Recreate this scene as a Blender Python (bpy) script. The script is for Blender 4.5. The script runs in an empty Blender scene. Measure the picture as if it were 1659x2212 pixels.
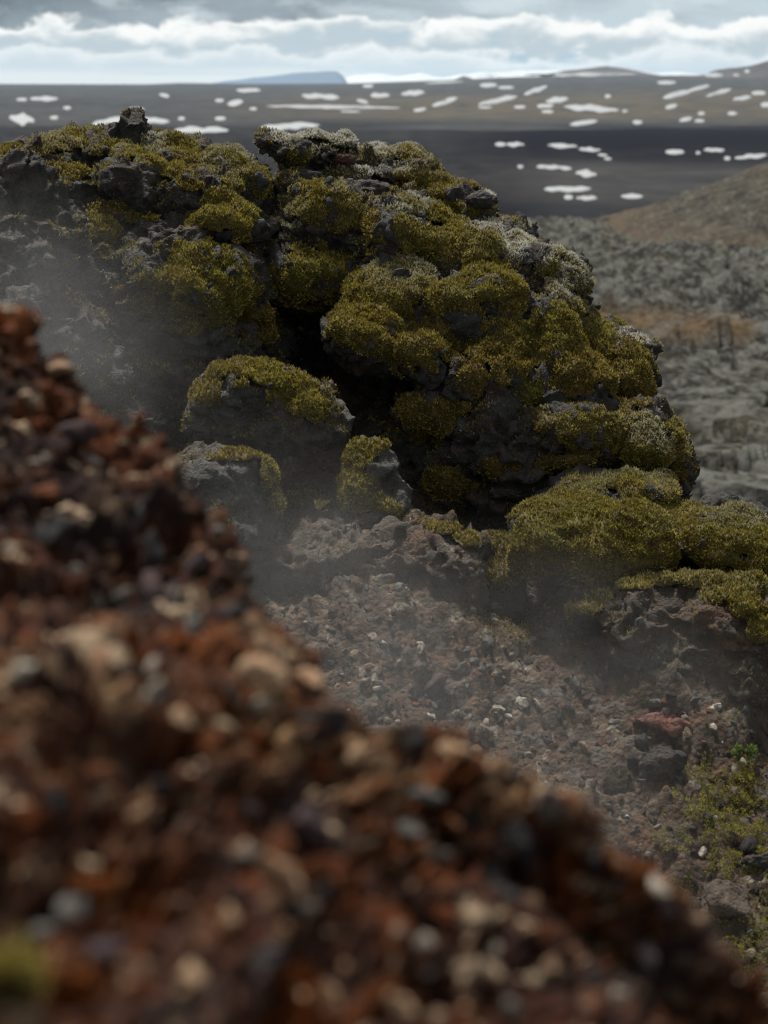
import bpy, math, random
import numpy as np
from mathutils import Vector, Matrix
from mathutils.bvhtree import BVHTree

rng = np.random.default_rng(7)
random.seed(7)
R = math.radians
S = bpy.context.scene
C = S.collection

# ------------------------------------------------------------------ camera maths
PITCH = R(15.0)
CP, SP = math.cos(PITCH), math.sin(PITCH)
FW = np.array([0, CP, -SP]); UP = np.array([0, SP, CP]); RT = np.array([1.0, 0, 0])
K = 0.48 / 1659.0            # tangent per picture unit (picture is 1659 x 2212 units)


def at(u, v, d):
    """point seen at (u, v) at depth d along the view axis"""
    u = np.asarray(u, float); v = np.asarray(v, float); d = np.asarray(d, float)
    x = (u - 829.5) * K; t = (1106 - v) * K
    return d[..., None] * (x[..., None] * RT + FW + t[..., None] * UP)


def uv_of(P):
    d = P @ FW
    return 829.5 + (P @ RT) / d / K, 1106 - (P @ UP) / d / K, d


def raydir(u, v):
    return Vector(((u - 829.5) * K * RT + FW + (1106 - v) * K * UP)).normalized()


# ------------------------------------------------------------------ noise
def _hash(ix, iy, iz, seed):
    h = (ix.astype(np.int64) * 374761393 + iy.astype(np.int64) * 668265263 + iz.astype(np.int64) * 2147483647 + seed * 1274126177) & 0xFFFFFFFF
    h = ((h ^ (h >> 13)) * 1274126177) & 0xFFFFFFFF
    h = ((h ^ (h >> 16)) * 2246822519) & 0xFFFFFFFF
    return (h ^ (h >> 15)) & 0xFFFFFFFF


_G = np.random.default_rng(3).normal(size=(256, 3)); _G /= np.linalg.norm(_G, axis=1)[:, None]


def pnoise(P, seed=0):
    P = np.asarray(P, float)
    I = np.floor(P); F = P - I; I = I.astype(np.int64)
    W = F * F * F * (F * (F * 6 - 15) + 10)
    out = np.zeros(len(P))
    for dx in (0, 1):
        for dy in (0, 1):
            for dz in (0, 1):
                g = _G[_hash(I[:, 0] + dx, I[:, 1] + dy, I[:, 2] + dz, seed) & 255]
                q = F - np.array([dx, dy, dz])
                w = (W[:, 0] if dx else 1 - W[:, 0]) * (W[:, 1] if dy else 1 - W[:, 1]) * (W[:, 2] if dz else 1 - W[:, 2])
                out += w * (g * q).sum(1)
    return out * 1.5


def fbm(P, octv=4, seed=0, gain=0.5, lac=2.03):
    P = np.asarray(P, float)
    a, o, n = 1.0, np.zeros(len(P)), 0
    for k in range(octv):
        o += a * pnoise(P, seed + k); n += a
        P = P * lac + 7.3; a *= gain
    return o / n * 1.4


def ridged(P, octv=3, seed=0, gain=0.5):
    P = np.asarray(P, float)
    a, o, n = 1.0, np.zeros(len(P)), 0
    for k in range(octv):
        o += a * (1 - 2 * np.abs(pnoise(P, seed + k))); n += a
        P = P * 2.1 + 3.1; a *= gain
    return o / n


def blocks(P, seed=0, tilt=0.9, rnd=0.6):
    """broken-rock relief: every cell of a jittered lattice is a tilted facet; returns height and a random value per block"""
    P = np.asarray(P, float); I = np.floor(P).astype(np.int64)
    best = np.full(len(P), 1e9); h = np.zeros(len(P)); r = np.zeros(len(P))
    for dx in (-1, 0, 1):
        for dy in (-1, 0, 1):
            for dz in (-1, 0, 1):
                c = I + np.array([dx, dy, dz]); k = _hash(c[:, 0], c[:, 1], c[:, 2], seed)
                j = np.stack([(k & 1023), (k >> 10) & 1023, (k >> 20) & 1023], 1) / 1023.0
                d = P - (c + j); d2 = (d * d).sum(1); m = d2 < best
                g = _G[(k >> 5) & 255]; q = ((k >> 13) & 255) / 255.0
                best = np.where(m, d2, best); h = np.where(m, tilt * (d * g).sum(1) + rnd * (q - .5), h); r = np.where(m, q, r)
    return h, r


def sstep(a, b, x):
    t = np.clip((x - a) / (b - a), 0, 1)
    return t * t * (3 - 2 * t)


# ------------------------------------------------------------------ mesh helpers
def mk(name, V, F, mat=None, parent=None, origin=None, smooth=True, attrs=None, link=True):
    V = np.asarray(V, np.float64)
    if parent is not None:
        o0 = np.array(parent.location)
    elif origin is not None:
        o0 = np.array(origin, float)
    else:
        o0 = np.array([V[:, 0].mean(), V[:, 1].mean(), V[:, 2].min()])
    me = bpy.data.meshes.new(name)
    Vl = (V - o0).astype(np.float32)
    me.vertices.add(len(Vl)); me.vertices.foreach_set('co', Vl.ravel())
    Fs = F if isinstance(F, list) else [F]
    Fs = [np.asarray(f, np.int32) for f in Fs if len(f)]
    nl = sum(f.size for f in Fs); npoly = sum(len(f) for f in Fs)
    me.loops.add(nl); me.polygons.add(npoly)
    me.loops.foreach_set('vertex_index', np.concatenate([f.ravel() for f in Fs]))
    st, b = [], 0
    for f in Fs:
        st.append(np.arange(len(f), dtype=np.int32) * f.shape[1] + b); b += f.size
    me.polygons.foreach_set('loop_start', np.concatenate(st))
    me.polygons.foreach_set('use_smooth', np.full(npoly, smooth))
    for k, a in (attrs or {}).items():
        at_ = me.attributes.new(k, 'FLOAT', 'POINT'); at_.data.foreach_set('value', np.asarray(a, np.float32))
    me.update(calc_edges=True); me.validate()
    if mat: me.materials.append(mat)
    o = bpy.data.objects.new(name, me)
    if parent is not None: o.parent = parent
    else: o.location = o0
    if link: C.objects.link(o)
    return o


def tag(o, label, cat=None, group=None, kind=None):
    if label: o['label'] = label
    if cat: o['category'] = cat
    if group: o['group'] = group
    if kind: o['kind'] = kind
    return o


def ico(sub):
    bm = bpy.data.meshes.new('t'); import bmesh
    b = bmesh.new(); bmesh.ops.create_icosphere(b, subdivisions=sub, radius=1.0)
    V = np.array([v.co[:] for v in b.verts]); F = np.array([[v.index for v in f.verts] for f in b.faces])
    b.free(); bpy.data.meshes.remove(bm)
    return V, F


ICO = {k: ico(k) for k in (1, 2, 3, 4)}


def vnormals(V, F):
    n = np.cross(V[F[:, 1]] - V[F[:, 0]], V[F[:, 2]] - V[F[:, 0]])
    if F.shape[1] == 4:
        n = n + np.cross(V[F[:, 2]] - V[F[:, 0]], V[F[:, 3]] - V[F[:, 0]])
    N = np.zeros_like(V)
    for k in range(F.shape[1]):
        for c in range(3):
            N[:, c] += np.bincount(F[:, k], n[:, c], len(V))
    return N / (np.linalg.norm(N, axis=1)[:, None] + 1e-12)


def laplace(V, F, it=5, lam=0.6):
    m = F.shape[1]
    E = np.concatenate([np.stack([F[:, k], F[:, (k + 1) % m]], 1) for k in range(m)])
    E = np.concatenate([E, E[:, ::-1]])
    cnt = np.bincount(E[:, 0], minlength=len(V)).astype(float) + 1e-9
    V = V.copy()
    for _ in range(it):
        A = np.stack([np.bincount(E[:, 0], V[E[:, 1], c], len(V)) for c in range(3)], 1) / cnt[:, None]
        V += lam * (A - V)
    return V


def grid_faces(nr, nc):
    i = np.arange((nr - 1) * nc).reshape(nr - 1, nc)[:, :-1].ravel()
    return np.stack([i, i + 1, i + nc + 1, i + nc], 1)


def remesh(V, F, voxel):
    o = mk('tmp', V, F, origin=(0, 0, 0))
    m = o.modifiers.new('r', 'REMESH'); m.mode = 'VOXEL'; m.voxel_size = voxel
    dg = bpy.context.evaluated_depsgraph_get()
    ev = o.evaluated_get(dg); me = ev.to_mesh()
    n = len(me.vertices); A = np.empty(n * 3, np.float32); me.vertices.foreach_get('co', A)
    L = np.empty(len(me.loops), np.int32); me.loops.foreach_get('vertex_index', L)
    tot = np.empty(len(me.polygons), np.int32); me.polygons.foreach_get('loop_total', tot)
    assert (tot == 4).all()
    ev.to_mesh_clear()
    d = o.data; bpy.data.objects.remove(o); bpy.data.meshes.remove(d)
    return A.reshape(-1, 3).astype(float), L.reshape(-1, 4)


# ------------------------------------------------------------------ materials
def new_mat(name):
    m = bpy.data.materials.new(name); m.use_nodes = True
    nt = m.node_tree; nt.nodes.clear()
    out = nt.nodes.new('ShaderNodeOutputMaterial')
    p = nt.nodes.new('ShaderNodeBsdfPrincipled'); nt.links.new(p.outputs[0], out.inputs[0])
    return m, nt, p, out


class NB:
    """tiny node builder"""
    def __init__(s, nt): s.nt = nt
    def n(s, t, **kw):
        x = s.nt.nodes.new(t)
        for k, v in kw.items(): setattr(x, k, v)
        return x
    def link(s, a, b): s.nt.links.new(a, b)
    def val(s, i, v):
        if hasattr(v, 'is_output') or isinstance(v, bpy.types.NodeSocket): s.nt.links.new(v, i)
        else: i.default_value = v
    def noise(s, vec, scale, detail=5, rough=0.55, dist=0.0, lac=2.0):
        x = s.n('ShaderNodeTexNoise'); s.link(vec, x.inputs['Vector'])
        x.inputs['Scale'].default_value = scale; x.inputs['Detail'].default_value = detail
        x.inputs['Roughness'].default_value = rough; x.inputs['Distortion'].default_value = dist
        return x.outputs['Fac']
    def voro(s, vec, scale, feature='F1', out='Distance'):
        x = s.n('ShaderNodeTexVoronoi', feature=feature); s.link(vec, x.inputs['Vector']); x.inputs['Scale'].default_value = scale
        return x.outputs[out]
    def ramp(s, f, stops, interp='LINEAR'):
        x = s.n('ShaderNodeValToRGB'); s.link(f, x.inputs[0]); cr = x.color_ramp; cr.interpolation = interp
        while len(cr.elements) < len(stops): cr.elements.new(0.5)
        for e, (p, c) in zip(cr.elements, stops):
            e.position = p; e.color = (*c, 1) if len(c) == 3 else c
        return x.outputs[0]
    def mix(s, f, a, b, mode='MIX'):
        x = s.n('ShaderNodeMix', data_type='RGBA', blend_type=mode)
        s.val(x.inputs[0], f)
        for i, c in ((6, a), (7, b)):
            if isinstance(c, tuple): x.inputs[i].default_value = (*c, 1)
            else: s.link(c, x.inputs[i])
        return x.outputs[2]
    def math(s, op, a, b=0.0, c=None, clamp=False):
        x = s.n('ShaderNodeMath', operation=op, use_clamp=clamp)
        s.val(x.inputs[0], a); s.val(x.inputs[1], b)
        if c is not None: s.val(x.inputs[2], c)
        return x.outputs[0]
    def maprange(s, v, a, b, c=0.0, d=1.0, smooth=False):
        x = s.n('ShaderNodeMapRange'); x.clamp = True
        if smooth: x.interpolation_type = 'SMOOTHSTEP'
        s.val(x.inputs[0], v)
        for k, q in zip((1, 2, 3, 4), (a, b, c, d)): s.val(x.inputs[k], q)
        return x.outputs[0]
    def attr(s, name):
        x = s.n('ShaderNodeAttribute'); x.attribute_name = name
        return x.outputs['Fac']
    def pos(s):
        return s.n('ShaderNodeNewGeometry').outputs['Position']
    def obj(s):
        return s.n('ShaderNodeTexCoord').outputs['Object']
    def bump(s, h, strength=0.5, dist=0.01, nrm=None):
        x = s.n('ShaderNodeBump'); s.link(h, x.inputs['Height']); x.inputs['Strength'].default_value = strength
        x.inputs['Distance'].default_value = dist
        if nrm: s.link(nrm, x.inputs['Normal'])
        return x.outputs[0]


def mat_rock(name, dark, mid, warm, warm_amt=0.5, lichen=(0.22, 0.22, 0.19), lichen_amt=0.5, bump=1.0, rough=0.78):
    m, nt, p, out = new_mat(name); b = NB(nt); P = b.pos()
    n1 = b.noise(P, 5, 6, 0.6, 0.6); n2 = b.noise(P, 38, 6, 0.65, 0.3); n3 = b.noise(P, 9, 4, 0.6, 0.8)
    base = b.mix(b.maprange(n2, 0.35, 0.68), dark, mid)
    wm = b.math('MULTIPLY', b.maprange(n3, 0.50, 0.66), warm_amt)
    base = b.mix(wm, base, warm)
    grey = b.maprange(n1, 0.52, 0.75)
    base = b.mix(b.math('MULTIPLY', grey, 0.55), base, tuple(c * 1.9 + 0.01 for c in mid))
    ls = b.noise(P, 70, 3, 0.6); lm = b.noise(P, 7, 3, 0.6)
    lf = b.math('MULTIPLY', b.maprange(ls, 0.60, 0.68), b.maprange(lm, 0.46, 0.62))
    base = b.mix(b.math('MULTIPLY', lf, lichen_amt), base, lichen)
    nt.links.new(base, p.inputs['Base Color'])
    p.inputs['Roughness'].default_value = rough
    p.inputs['Specular IOR Level'].default_value = 0.4
    v = b.voro(P, 95)
    h = b.math('ADD', b.math('MULTIPLY', n2, 1.0), b.math('MULTIPLY', b.noise(P, 140, 5, 0.7), 0.5))
    h = b.math('ADD', h, b.math('MULTIPLY', b.math('MINIMUM', v, 0.45), 0.6))
    nrm = b.bump(h, 0.9 * bump, 0.02)
    nt.links.new(nrm, p.inputs['Normal'])
    return m


def mat_moss(name, c_dark, c_a, c_b, frost=(0.62, 0.62, 0.575), transl=0.25):
    m, nt, p, out = new_mat(name); b = NB(nt); P = b.pos()
    tip = b.attr('tip'); rnd = b.attr('rnd'); fr = b.attr('frost'); tint = b.attr('tint')
    n1 = b.noise(P, 6, 4, 0.6)
    brown = (c_a[0] * 0.62, c_a[1] * 0.42, c_a[2] * 0.55)
    ca = b.mix(b.maprange(n1, 0.42, 0.62), c_a, c_b)
    ca = b.mix(b.maprange(tint, 0.0, 1.0), brown, ca)
    ca = b.mix(b.math('MULTIPLY', b.maprange(b.noise(P, 16, 4, .6, .5), .48, .66), .65), ca, (c_a[0] * .42, c_a[1] * .30, c_a[2] * .45))
    ca = b.mix(b.maprange(rnd, 0.22, 0.0, 0, .8), ca, tuple(c * .25 for c in c_a))
    ca = b.mix(b.maprange(rnd, 0.3, 0.8, 0, .95), ca, (min(1, c_a[0] * 1.6 + .06), min(1, c_a[1] * 1.65 + .07), min(1, c_a[2] * 1.7 + .05)))
    col = b.mix(b.maprange(tip, 0.0, 0.75), c_dark, ca)
    fm = b.math('MULTIPLY', fr, b.maprange(tip, 0.12, 0.7))
    col = b.mix(fm, col, frost)
    nt.links.new(col, p.inputs['Base Color'])
    p.inputs['Roughness'].default_value = 0.7; p.inputs['Specular IOR Level'].default_value = 0.25
    t = b.n('ShaderNodeBsdfTranslucent'); nt.links.new(col, t.inputs[0])
    ms = b.n('ShaderNodeMixShader'); ms.inputs[0].default_value = transl
    nt.links.new(p.outputs[0], ms.inputs[1]); nt.links.new(t.outputs[0], ms.inputs[2])
    nt.links.new(ms.outputs[0], out.inputs[0])
    return m


M_LAVA = mat_rock('lava', (0.016, 0.0145, 0.0135), (0.050, 0.046, 0.043), (0.060, 0.032, 0.021), 0.65)
M_LAVA_GREY = mat_rock('lava_grey', (0.030, 0.028, 0.026), (0.075, 0.072, 0.068), (0.075, 0.042, 0.026), 0.7, (0.28, 0.27, 0.23), 0.8)
M_LEDGE = mat_rock('ledge_lava', (.027, .020, .0145), (.074, .056, .041), (.095, .046, .025), .9, (.26, .24, .20), .8)
M_RED = mat_rock('red_lava', (0.06, 0.022, 0.018), (0.20, 0.075, 0.055), (0.15, 0.05, 0.03), 0.5, (0.3, 0.2, 0.16), 0.4)
M_BROWNSTONE = mat_rock('brown_stone', (0.045, 0.032, 0.024), (0.09, 0.066, 0.05), (0.10, 0.055, 0.03), 0.5, (0.2, 0.18, 0.15), 0.3)
M_MOSS = mat_moss('moss', (0.034, 0.023, 0.009), (0.305, 0.242, 0.042), (0.225, 0.21, 0.035))
M_MOSS_GREEN = mat_moss('green_moss', (0.02, 0.03, 0.006), (0.13, 0.22, 0.018), (0.11, 0.2, 0.02))
M_MOSS_YELLOW = mat_moss('yellow_moss', (0.07, 0.062, 0.014), (0.40, 0.37, 0.055), (0.29, 0.31, 0.05))
M_LICHEN = mat_moss('white_lichen', (0.2, 0.2, 0.18), (0.42, 0.42, 0.37), (0.36, 0.36, 0.32))


# ------------------------------------------------------------------ rocks grown from lumps
def lumps(bl):
    """bl: (u, v, ru, rv, depth, rd) -> union of ellipsoids"""
    V0, F0 = ICO[3]; Vs, Fs, k = [], [], 0
    for (u, v, ru, rv, d, rd) in bl:
        c = at(u, v, d); px = d * K
        Vs.append(c + V0[:, :1] * ru * px * RT + V0[:, 1:2] * rd * np.array([0, 1, 0]) + V0[:, 2:] * rv * px * np.array([0, 0, 1]))
        Fs.append(F0 + k); k += len(V0)
    return np.concatenate(Vs), np.concatenate(Fs)


class Rock:
    def __init__(s, name, bl, mat, label, cat, voxel=0.007, amp=1.0, seed=0, smooth=14, group=None):
        V, F = remesh(*lumps(bl), voxel)
        V = laplace(V, F, smooth)
        V = V + 0.035 * amp * np.stack([fbm(V * 4.5, 3, seed + 50 + k) for k in range(3)], 1); N = vnormals(laplace(V, F, 6), F)
        lo = 0.036 * amp * fbm(V * 6.5, 3, seed)
        # crags: blocky steps and pits of broken lava
        W = V + 0.02 * np.stack([fbm(V * 14, 2, seed + 20 + k) for k in range(3)], 1)
        cr = 0.024 * amp * ridged(W * np.array([11, 11, 17]), 3, seed + 5) + 0.015 * amp * fbm(W * 34, 3, seed + 9, 0.6)
        cr = cr * .7 + .026 * amp * blocks(W * np.array([10, 10, 13]), seed + 2)[0] + .013 * amp * blocks(W * 25, seed + 3)[0]
        pit = -0.02 * amp * sstep(0.18, 0.45, fbm(W * 20, 2, seed + 14))
        s.S = V + N * lo[:, None]; s.F = F
        s.SN = vnormals(laplace(s.S, F, 4), F)
        s.P = s.S + N * (cr + pit - 0.008)[:, None]
        s.PN = vnormals(s.P, F)
        s.bvh = BVHTree.FromPolygons(s.S.tolist(), F.tolist())
        s.bvhP = BVHTree.FromPolygons(s.P.tolist(), F.tolist())
        s.U, s.Vv, s.D = uv_of(s.S)
        s.o = mk(name, s.P, F, mat); tag(s.o, label, cat, group)
        s.seed = seed
        s.cover = np.zeros(len(V))

    def cushion(s, u, v, ru, rv, frost=0.0, tint=1.0, thick=None, name='moss_cushion', mat=None, dens=38000, label=None, blade=0.0095):
        h = s.bvh.ray_cast(Vector((0, 0, 0)), raydir(u, v))
        vv = v
        while h[0] is None and vv < v + rv * 1.5:
            vv += 4; h = s.bvh.ray_cast(Vector((0, 0, 0)), raydir(u, vv))
        if h[0] is None:
            print('cushion misses', s.o.name, u, v); return
        d0 = float(np.array(h[0]) @ FW); px = d0 * K
        r2 = ((s.U - u) / ru) ** 2 + ((s.Vv - v) / rv) ** 2 + ((s.D - d0) / (2.2 * max(ru, rv) * px)) ** 2
        n = pnoise(s.S * 9, s.seed + int(u) % 17) * 0.6 + pnoise(s.S * 22, 5) * 0.45 + pnoise(s.S * 60, 6) * 0.2
        r2 = r2 * 0.72 + n * 1.3
        view = -s.S / np.linalg.norm(s.S, axis=1)[:, None]
        ok = (r2 < 1.0) & ((s.SN * view).sum(1) > -0.7)
        if ok.sum() < 12: print('tiny cushion', u, v); return
        T = thick if thick is not None else float(np.clip(0.31 * min(ru, rv) * px, 0.012, 0.033))
        hgt = T * np.clip(1 - r2, 0, 1) ** 0.6 * (1 + 0.8 * pnoise(s.S * 15, s.seed + 3) + 0.6 * pnoise(s.S * 34, 8) + .3 * pnoise(s.S * 70, 9)) - 0.002
        fk = ok[s.F].all(1); F = s.F[fk]
        if len(F) < 6: print('tiny cushion', u, v); return
        ids, inv = np.unique(F, return_inverse=True); F = inv.reshape(F.shape)
        up = np.array([0, 0, 1.0])
        nn = s.SN[ids]
        V = s.S[ids] + nn * hgt[ids][:, None]
        V = laplace(V, F, 2, 0.4)
        s.cover[ids] = np.maximum(s.cover[ids], 1)
        tuft(name, V, F, s.o, mat or M_MOSS, dens, blade, frost, tint, label=label, seed=s.seed + int(u + v))

    def sparse(s, name, thr, scale, dens, mat=None, frost=0.0, tint=0.8, blade=0.009, box=None, minz=-0.15, seed=0, kind=True):
        m = fbm(s.S * scale, 4, s.seed + 31 + seed)
        ok = (m > thr) & (s.PN[:, 2] > minz) & (s.cover < 0.5)
        view = -s.S / np.linalg.norm(s.S, axis=1)[:, None]
        ok &= (s.SN * view).sum(1) > -0.5
        if box is not None: ok &= (s.U > box[0]) & (s.U < box[2]) & (s.Vv > box[1]) & (s.Vv < box[3])
        fk = ok[s.F].all(1); F = s.F[fk]
        if len(F) < 5: return
        o = tuft(name, s.P, F, s.o, mat or M_MOSS, dens, blade, frost, tint, shell=False, seed=s.seed + 77)
        if o and kind: o['kind'] = 'stuff'


def tuft(name, V, F, parent, mat, dens, blade, frost, tint, shell=True, label=None, seed=0, up_bias=0.45, origin=None):
    """moss: a felted shell with upright pointed shoots on it"""
    g = np.random.default_rng(seed + 1)
    q = F.shape[1] == 4
    T = np.concatenate([F[:, [0, 1, 2]], F[:, [0, 2, 3]]]) if q else F
    a = V[T[:, 0]]; e1 = V[T[:, 1]] - a; e2 = V[T[:, 2]] - a
    cr = np.cross(e1, e2); ar = np.linalg.norm(cr, axis=1) * 0.5 + 1e-12
    n = int(dens * ar.sum())
    if n < 3: return None
    N = vnormals(V, F)
    k = np.searchsorted(np.cumsum(ar), g.random(n) * ar.sum()).clip(0, len(T) - 1)
    r1, r2 = g.random(n), g.random(n); f = r1 + r2 > 1; r1[f] = 1 - r1[f]; r2[f] = 1 - r2[f]
    B = a[k] + e1[k] * r1[:, None] + e2[k] * r2[:, None]
    nm = N[T[k, 0]] * (1 - r1 - r2)[:, None] + N[T[k, 1]] * r1[:, None] + N[T[k, 2]] * r2[:, None]
    clump = 0.5 + 0.5 * np.clip(pnoise(B * 55, 4) * 1.8, -1, 1)
    nb = 3
    Vb, Ft, tip, rn, fr = [], [], [], [], []
    fz = np.minimum(1, frost * 1.25) * sstep(-0.3, 0.3, fbm(B * 9, 3, 61) + 0.25 * nm[:, 2] + (frost - 0.5) * 0.5)
    rt = g.random(n)
    base = 0
    for j in range(nb):
        dr = nm + np.array([0, 0, up_bias]) + g.normal(size=(n, 3)) * 0.42
        dr /= np.linalg.norm(dr, axis=1)[:, None]
        sd = np.cross(dr, g.normal(size=(n, 3))); sd /= np.linalg.norm(sd, axis=1)[:, None] + 1e-9
        L = blade * (0.55 + 0.75 * g.random(n)) * (0.65 + 0.6 * clump); w = blade * 0.21 * (0.7 + 0.6 * g.random(n))
        b0 = B + g.normal(size=(n, 3)) * 0.0015 - nm * 0.002
        mid = b0 + dr * (L * 0.55)[:, None]
        end = b0 + dr * L[:, None] + np.array([0, 0, 0.12]) * L[:, None]
        P = np.stack([b0, mid + sd * w[:, None], end, mid - sd * w[:, None]], 1).reshape(-1, 3)
        Vb.append(P)
        Ft.append(np.arange(n * 4).reshape(n, 4) + base); base += n * 4
        tip.append(np.tile([0.0, 0.6, 1.0, 0.6], n) * np.repeat(0.55 + 0.45 * clump, 4))
        rn.append(np.repeat(rt * (0.5 + 0.5 * g.random(n)), 4)); fr.append(np.repeat(fz, 4))
    Vb = np.concatenate(Vb); Ft = np.concatenate(Ft)
    tip, rn, fr = map(np.concatenate, (tip, rn, fr))
    Fs = [Ft]
    if shell:
        ns = len(V); Vb = np.concatenate([Vb, V]); Fs.append(F + base)
        tip = np.concatenate([tip, np.full(ns, 0.22)]); rn = np.concatenate([rn, np.full(ns, .3)]); fr = np.concatenate([fr, np.zeros(ns)])
    o = mk(name, Vb, Fs, mat, parent, origin=origin, attrs={'tip': tip, 'rnd': rn, 'frost': fr, 'tint': np.full(len(Vb), tint)})
    if label: o['label'] = label
    return o


M_RED_DIM = mat_rock('rusty_lava', (.03, .012, .009), (.10, .035, .02), (.08, .02, .01), .5, (.2, .15, .1), .3)
# ================================================================== the mossy lava outcrops
# lumps: (u, v, ru, rv, depth, depth radius in metres)
BIG = Rock('lava_outcrop', [
    (625, 318, 55, 30, 4.70, .10), (600, 303, 36, 20, 4.66, .07), (680, 335, 85, 50, 4.82, .14), (765, 375, 95, 62, 4.88, .16), (868, 385, 84, 60, 4.88, .16),
    (940, 425, 72, 48, 4.82, .13), (1018, 445, 50, 38, 4.76, .10), (1050, 438, 22, 18, 4.74, .05), (1100, 510, 62, 48, 4.74, .12), (640, 405, 55, 60, 4.72, .13),
    (700, 480, 120, 90, 4.72, .22), (850, 520, 150, 110, 4.74, .26), (1010, 560, 125, 90, 4.66, .22), (1130, 570, 70, 62, 4.62, .16), (1200, 625, 68, 55, 4.62, .15),
    (655, 590, 110, 66, 4.60, .16), (640, 520, 80, 60, 4.68, .15), (850, 660, 150, 110, 4.60, .24), (1030, 700, 150, 120, 4.54, .24), (1180, 720, 110, 100, 4.54, .20), (1245, 690, 50, 55, 4.60, .14), (1290, 745, 66, 48, 4.60, .14),
    (800, 725, 92, 58, 4.40, .15), (905, 760, 96, 70, 4.42, .16), (1050, 830, 130, 110, 4.44, .20), (1200, 830, 120, 105, 4.46, .20), (1345, 765, 62, 55, 4.58, .13), (1350, 845, 66, 62, 4.52, .14),
    (950, 885, 96, 56, 4.42, .16), (1080, 950, 140, 100, 4.38, .18), (1240, 930, 120, 88, 4.36, .18), (1375, 950, 84, 64, 4.36, .16), (1440, 985, 54, 68, 4.46, .12), (1450, 1040, 42, 44, 4.46, .10),
    (1000, 1040, 130, 90, 4.54, .2), (1150, 1060, 140, 90, 4.46, .18), (1320, 1050, 130, 80, 4.44, .18), (860, 960, 90, 110, 4.72, .2), (1060, 1160, 150, 110, 4.62, .2),
    (720, 780, 120, 220, 5.02, .24), (650, 900, 110, 130, 4.96, .2), (760, 1000, 130, 110, 4.9, .2), (610, 620, 60, 210, 5.0, .2), (1130, 1180, 140, 120, 4.55, .2),
    (890, 965, 90, 80, 4.52, .15), (985, 1010, 100, 64, 4.42, .15), (1090, 1060, 90, 50, 4.38, .13), (700, 650, 60, 90, 4.78, .14), (1300, 900, 110, 200, 4.8, .3), (1000, 800, 300, 330, 4.98, .34),
], M_LAVA, 'tall black lava outcrop padded with golden moss cushions, frosted along its sloping crest', 'lava outcrop', seed=1)

for a in [
    (640, 331, 46, 28, .25, .9), (603, 300, 34, 15, .8, .7), (672, 288, 62, 15, .8, .8), (752, 304, 42, 15, .8, .8), (862, 330, 58, 20, .55, 1), (905, 352, 48, 28, .25, 1),
    (758, 384, 62, 24, .95, .8), (700, 408, 46, 26, .3, .9), (652, 432, 56, 44, .15, .9), (858, 374, 46, 18, .7, .6), (938, 398, 44, 30, .15, .8), (882, 444, 66, 24, .55, .9), (720, 462, 58, 40, .05, .8),
    (965, 462, 58, 30, .05, .8), (805, 482, 50, 28, .0, .45), (880, 505, 80, 34, .1, 1), (1062, 498, 56, 26, .9, .6), (1108, 545, 44, 40, .85, .7), (985, 545, 88, 46, .05, 1), (1130, 500, 40, 26, .6, .8), (1150, 525, 36, 26, .5, .8),
    (680, 590, 108, 56, .0, .95), (648, 632, 58, 42, .0, .5), (902, 588, 92, 34, .3, 1), (1052, 606, 66, 52, .0, .95), (848, 622, 110, 38, .15, 1), (960, 645, 76, 40, .05, 1), (785, 668, 72, 38, .0, 1), (765, 700, 60, 48, .0, .9),
    (815, 722, 70, 48, .0, .85), (925, 742, 64, 58, .0, .6), (868, 700, 62, 38, .0, .8), (1005, 668, 42, 40, .1, .8), (1066, 738, 60, 50, .0, .75), (1105, 685, 38, 50, .0, .55), (1192, 572, 46, 34, .7, .9), (1226, 612, 52, 36, .55, .9),
    (1242, 664, 34, 22, .1, 1.3), (1172, 742, 82, 54, .0, 1), (1200, 705, 70, 36, .0, 1.2), (1290, 722, 62, 42, .1, 1.1), (1240, 800, 66, 50, .0, .45), (1350, 735, 44, 34, 1.0, .6), (1388, 778, 30, 26, .8, .6), (1335, 800, 64, 56, .0, .55), (1372, 855, 44, 38, .05, .5),
    (1150, 842, 42, 32, .0, 1.3), (885, 880, 46, 30, .0, .5), (935, 905, 52, 34, .0, .45), (900, 935, 40, 24, .0, .4), (975, 880, 40, 22, 0, .5), (1010, 830, 40, 36, .0, .4), (1290, 922, 84, 44, .1, 1), (1372, 938, 76, 44, .35, .95), (1400, 992, 50, 30, .0, 1), (1462, 968, 36, 58, .1, .8), (1250, 896, 52, 26, .0, .7),
    (1192, 1002, 56, 24, .0, 1.2), (1108, 800, 44, 40, .0, .5), (1168, 905, 36, 40, .2, .5), (1456, 1040, 30, 34, .0, .4), (1330, 985, 70, 36, .0, .8), (960, 1060, 70, 40, .0, .3), (1090, 1010, 50, 26, .0, .4), (1020, 390, 34, 18, .5, .9), (1040, 430, 26, 14, .9, .5), (820, 316, 30, 12, .8, .8)]:
    BIG.cushion(*a[:4], frost=a[4], tint=a[5])
BIG.sparse('moss_tufts', -.16, 7, 26000, tint=.75, frost=.25, seed=1, box=(540, 260, 1520, 760), minz=-.3)
BIG.sparse('moss_tufts', -.02, 8, 18000, tint=.5, frost=.02, seed=8, box=(700, 760, 1520, 1250), minz=-.2)
BIG.sparse('lichen_tufts', 0.24, 16, 9000, mat=M_LICHEN, tint=1, blade=.006, seed=5, frost=.5)

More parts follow.
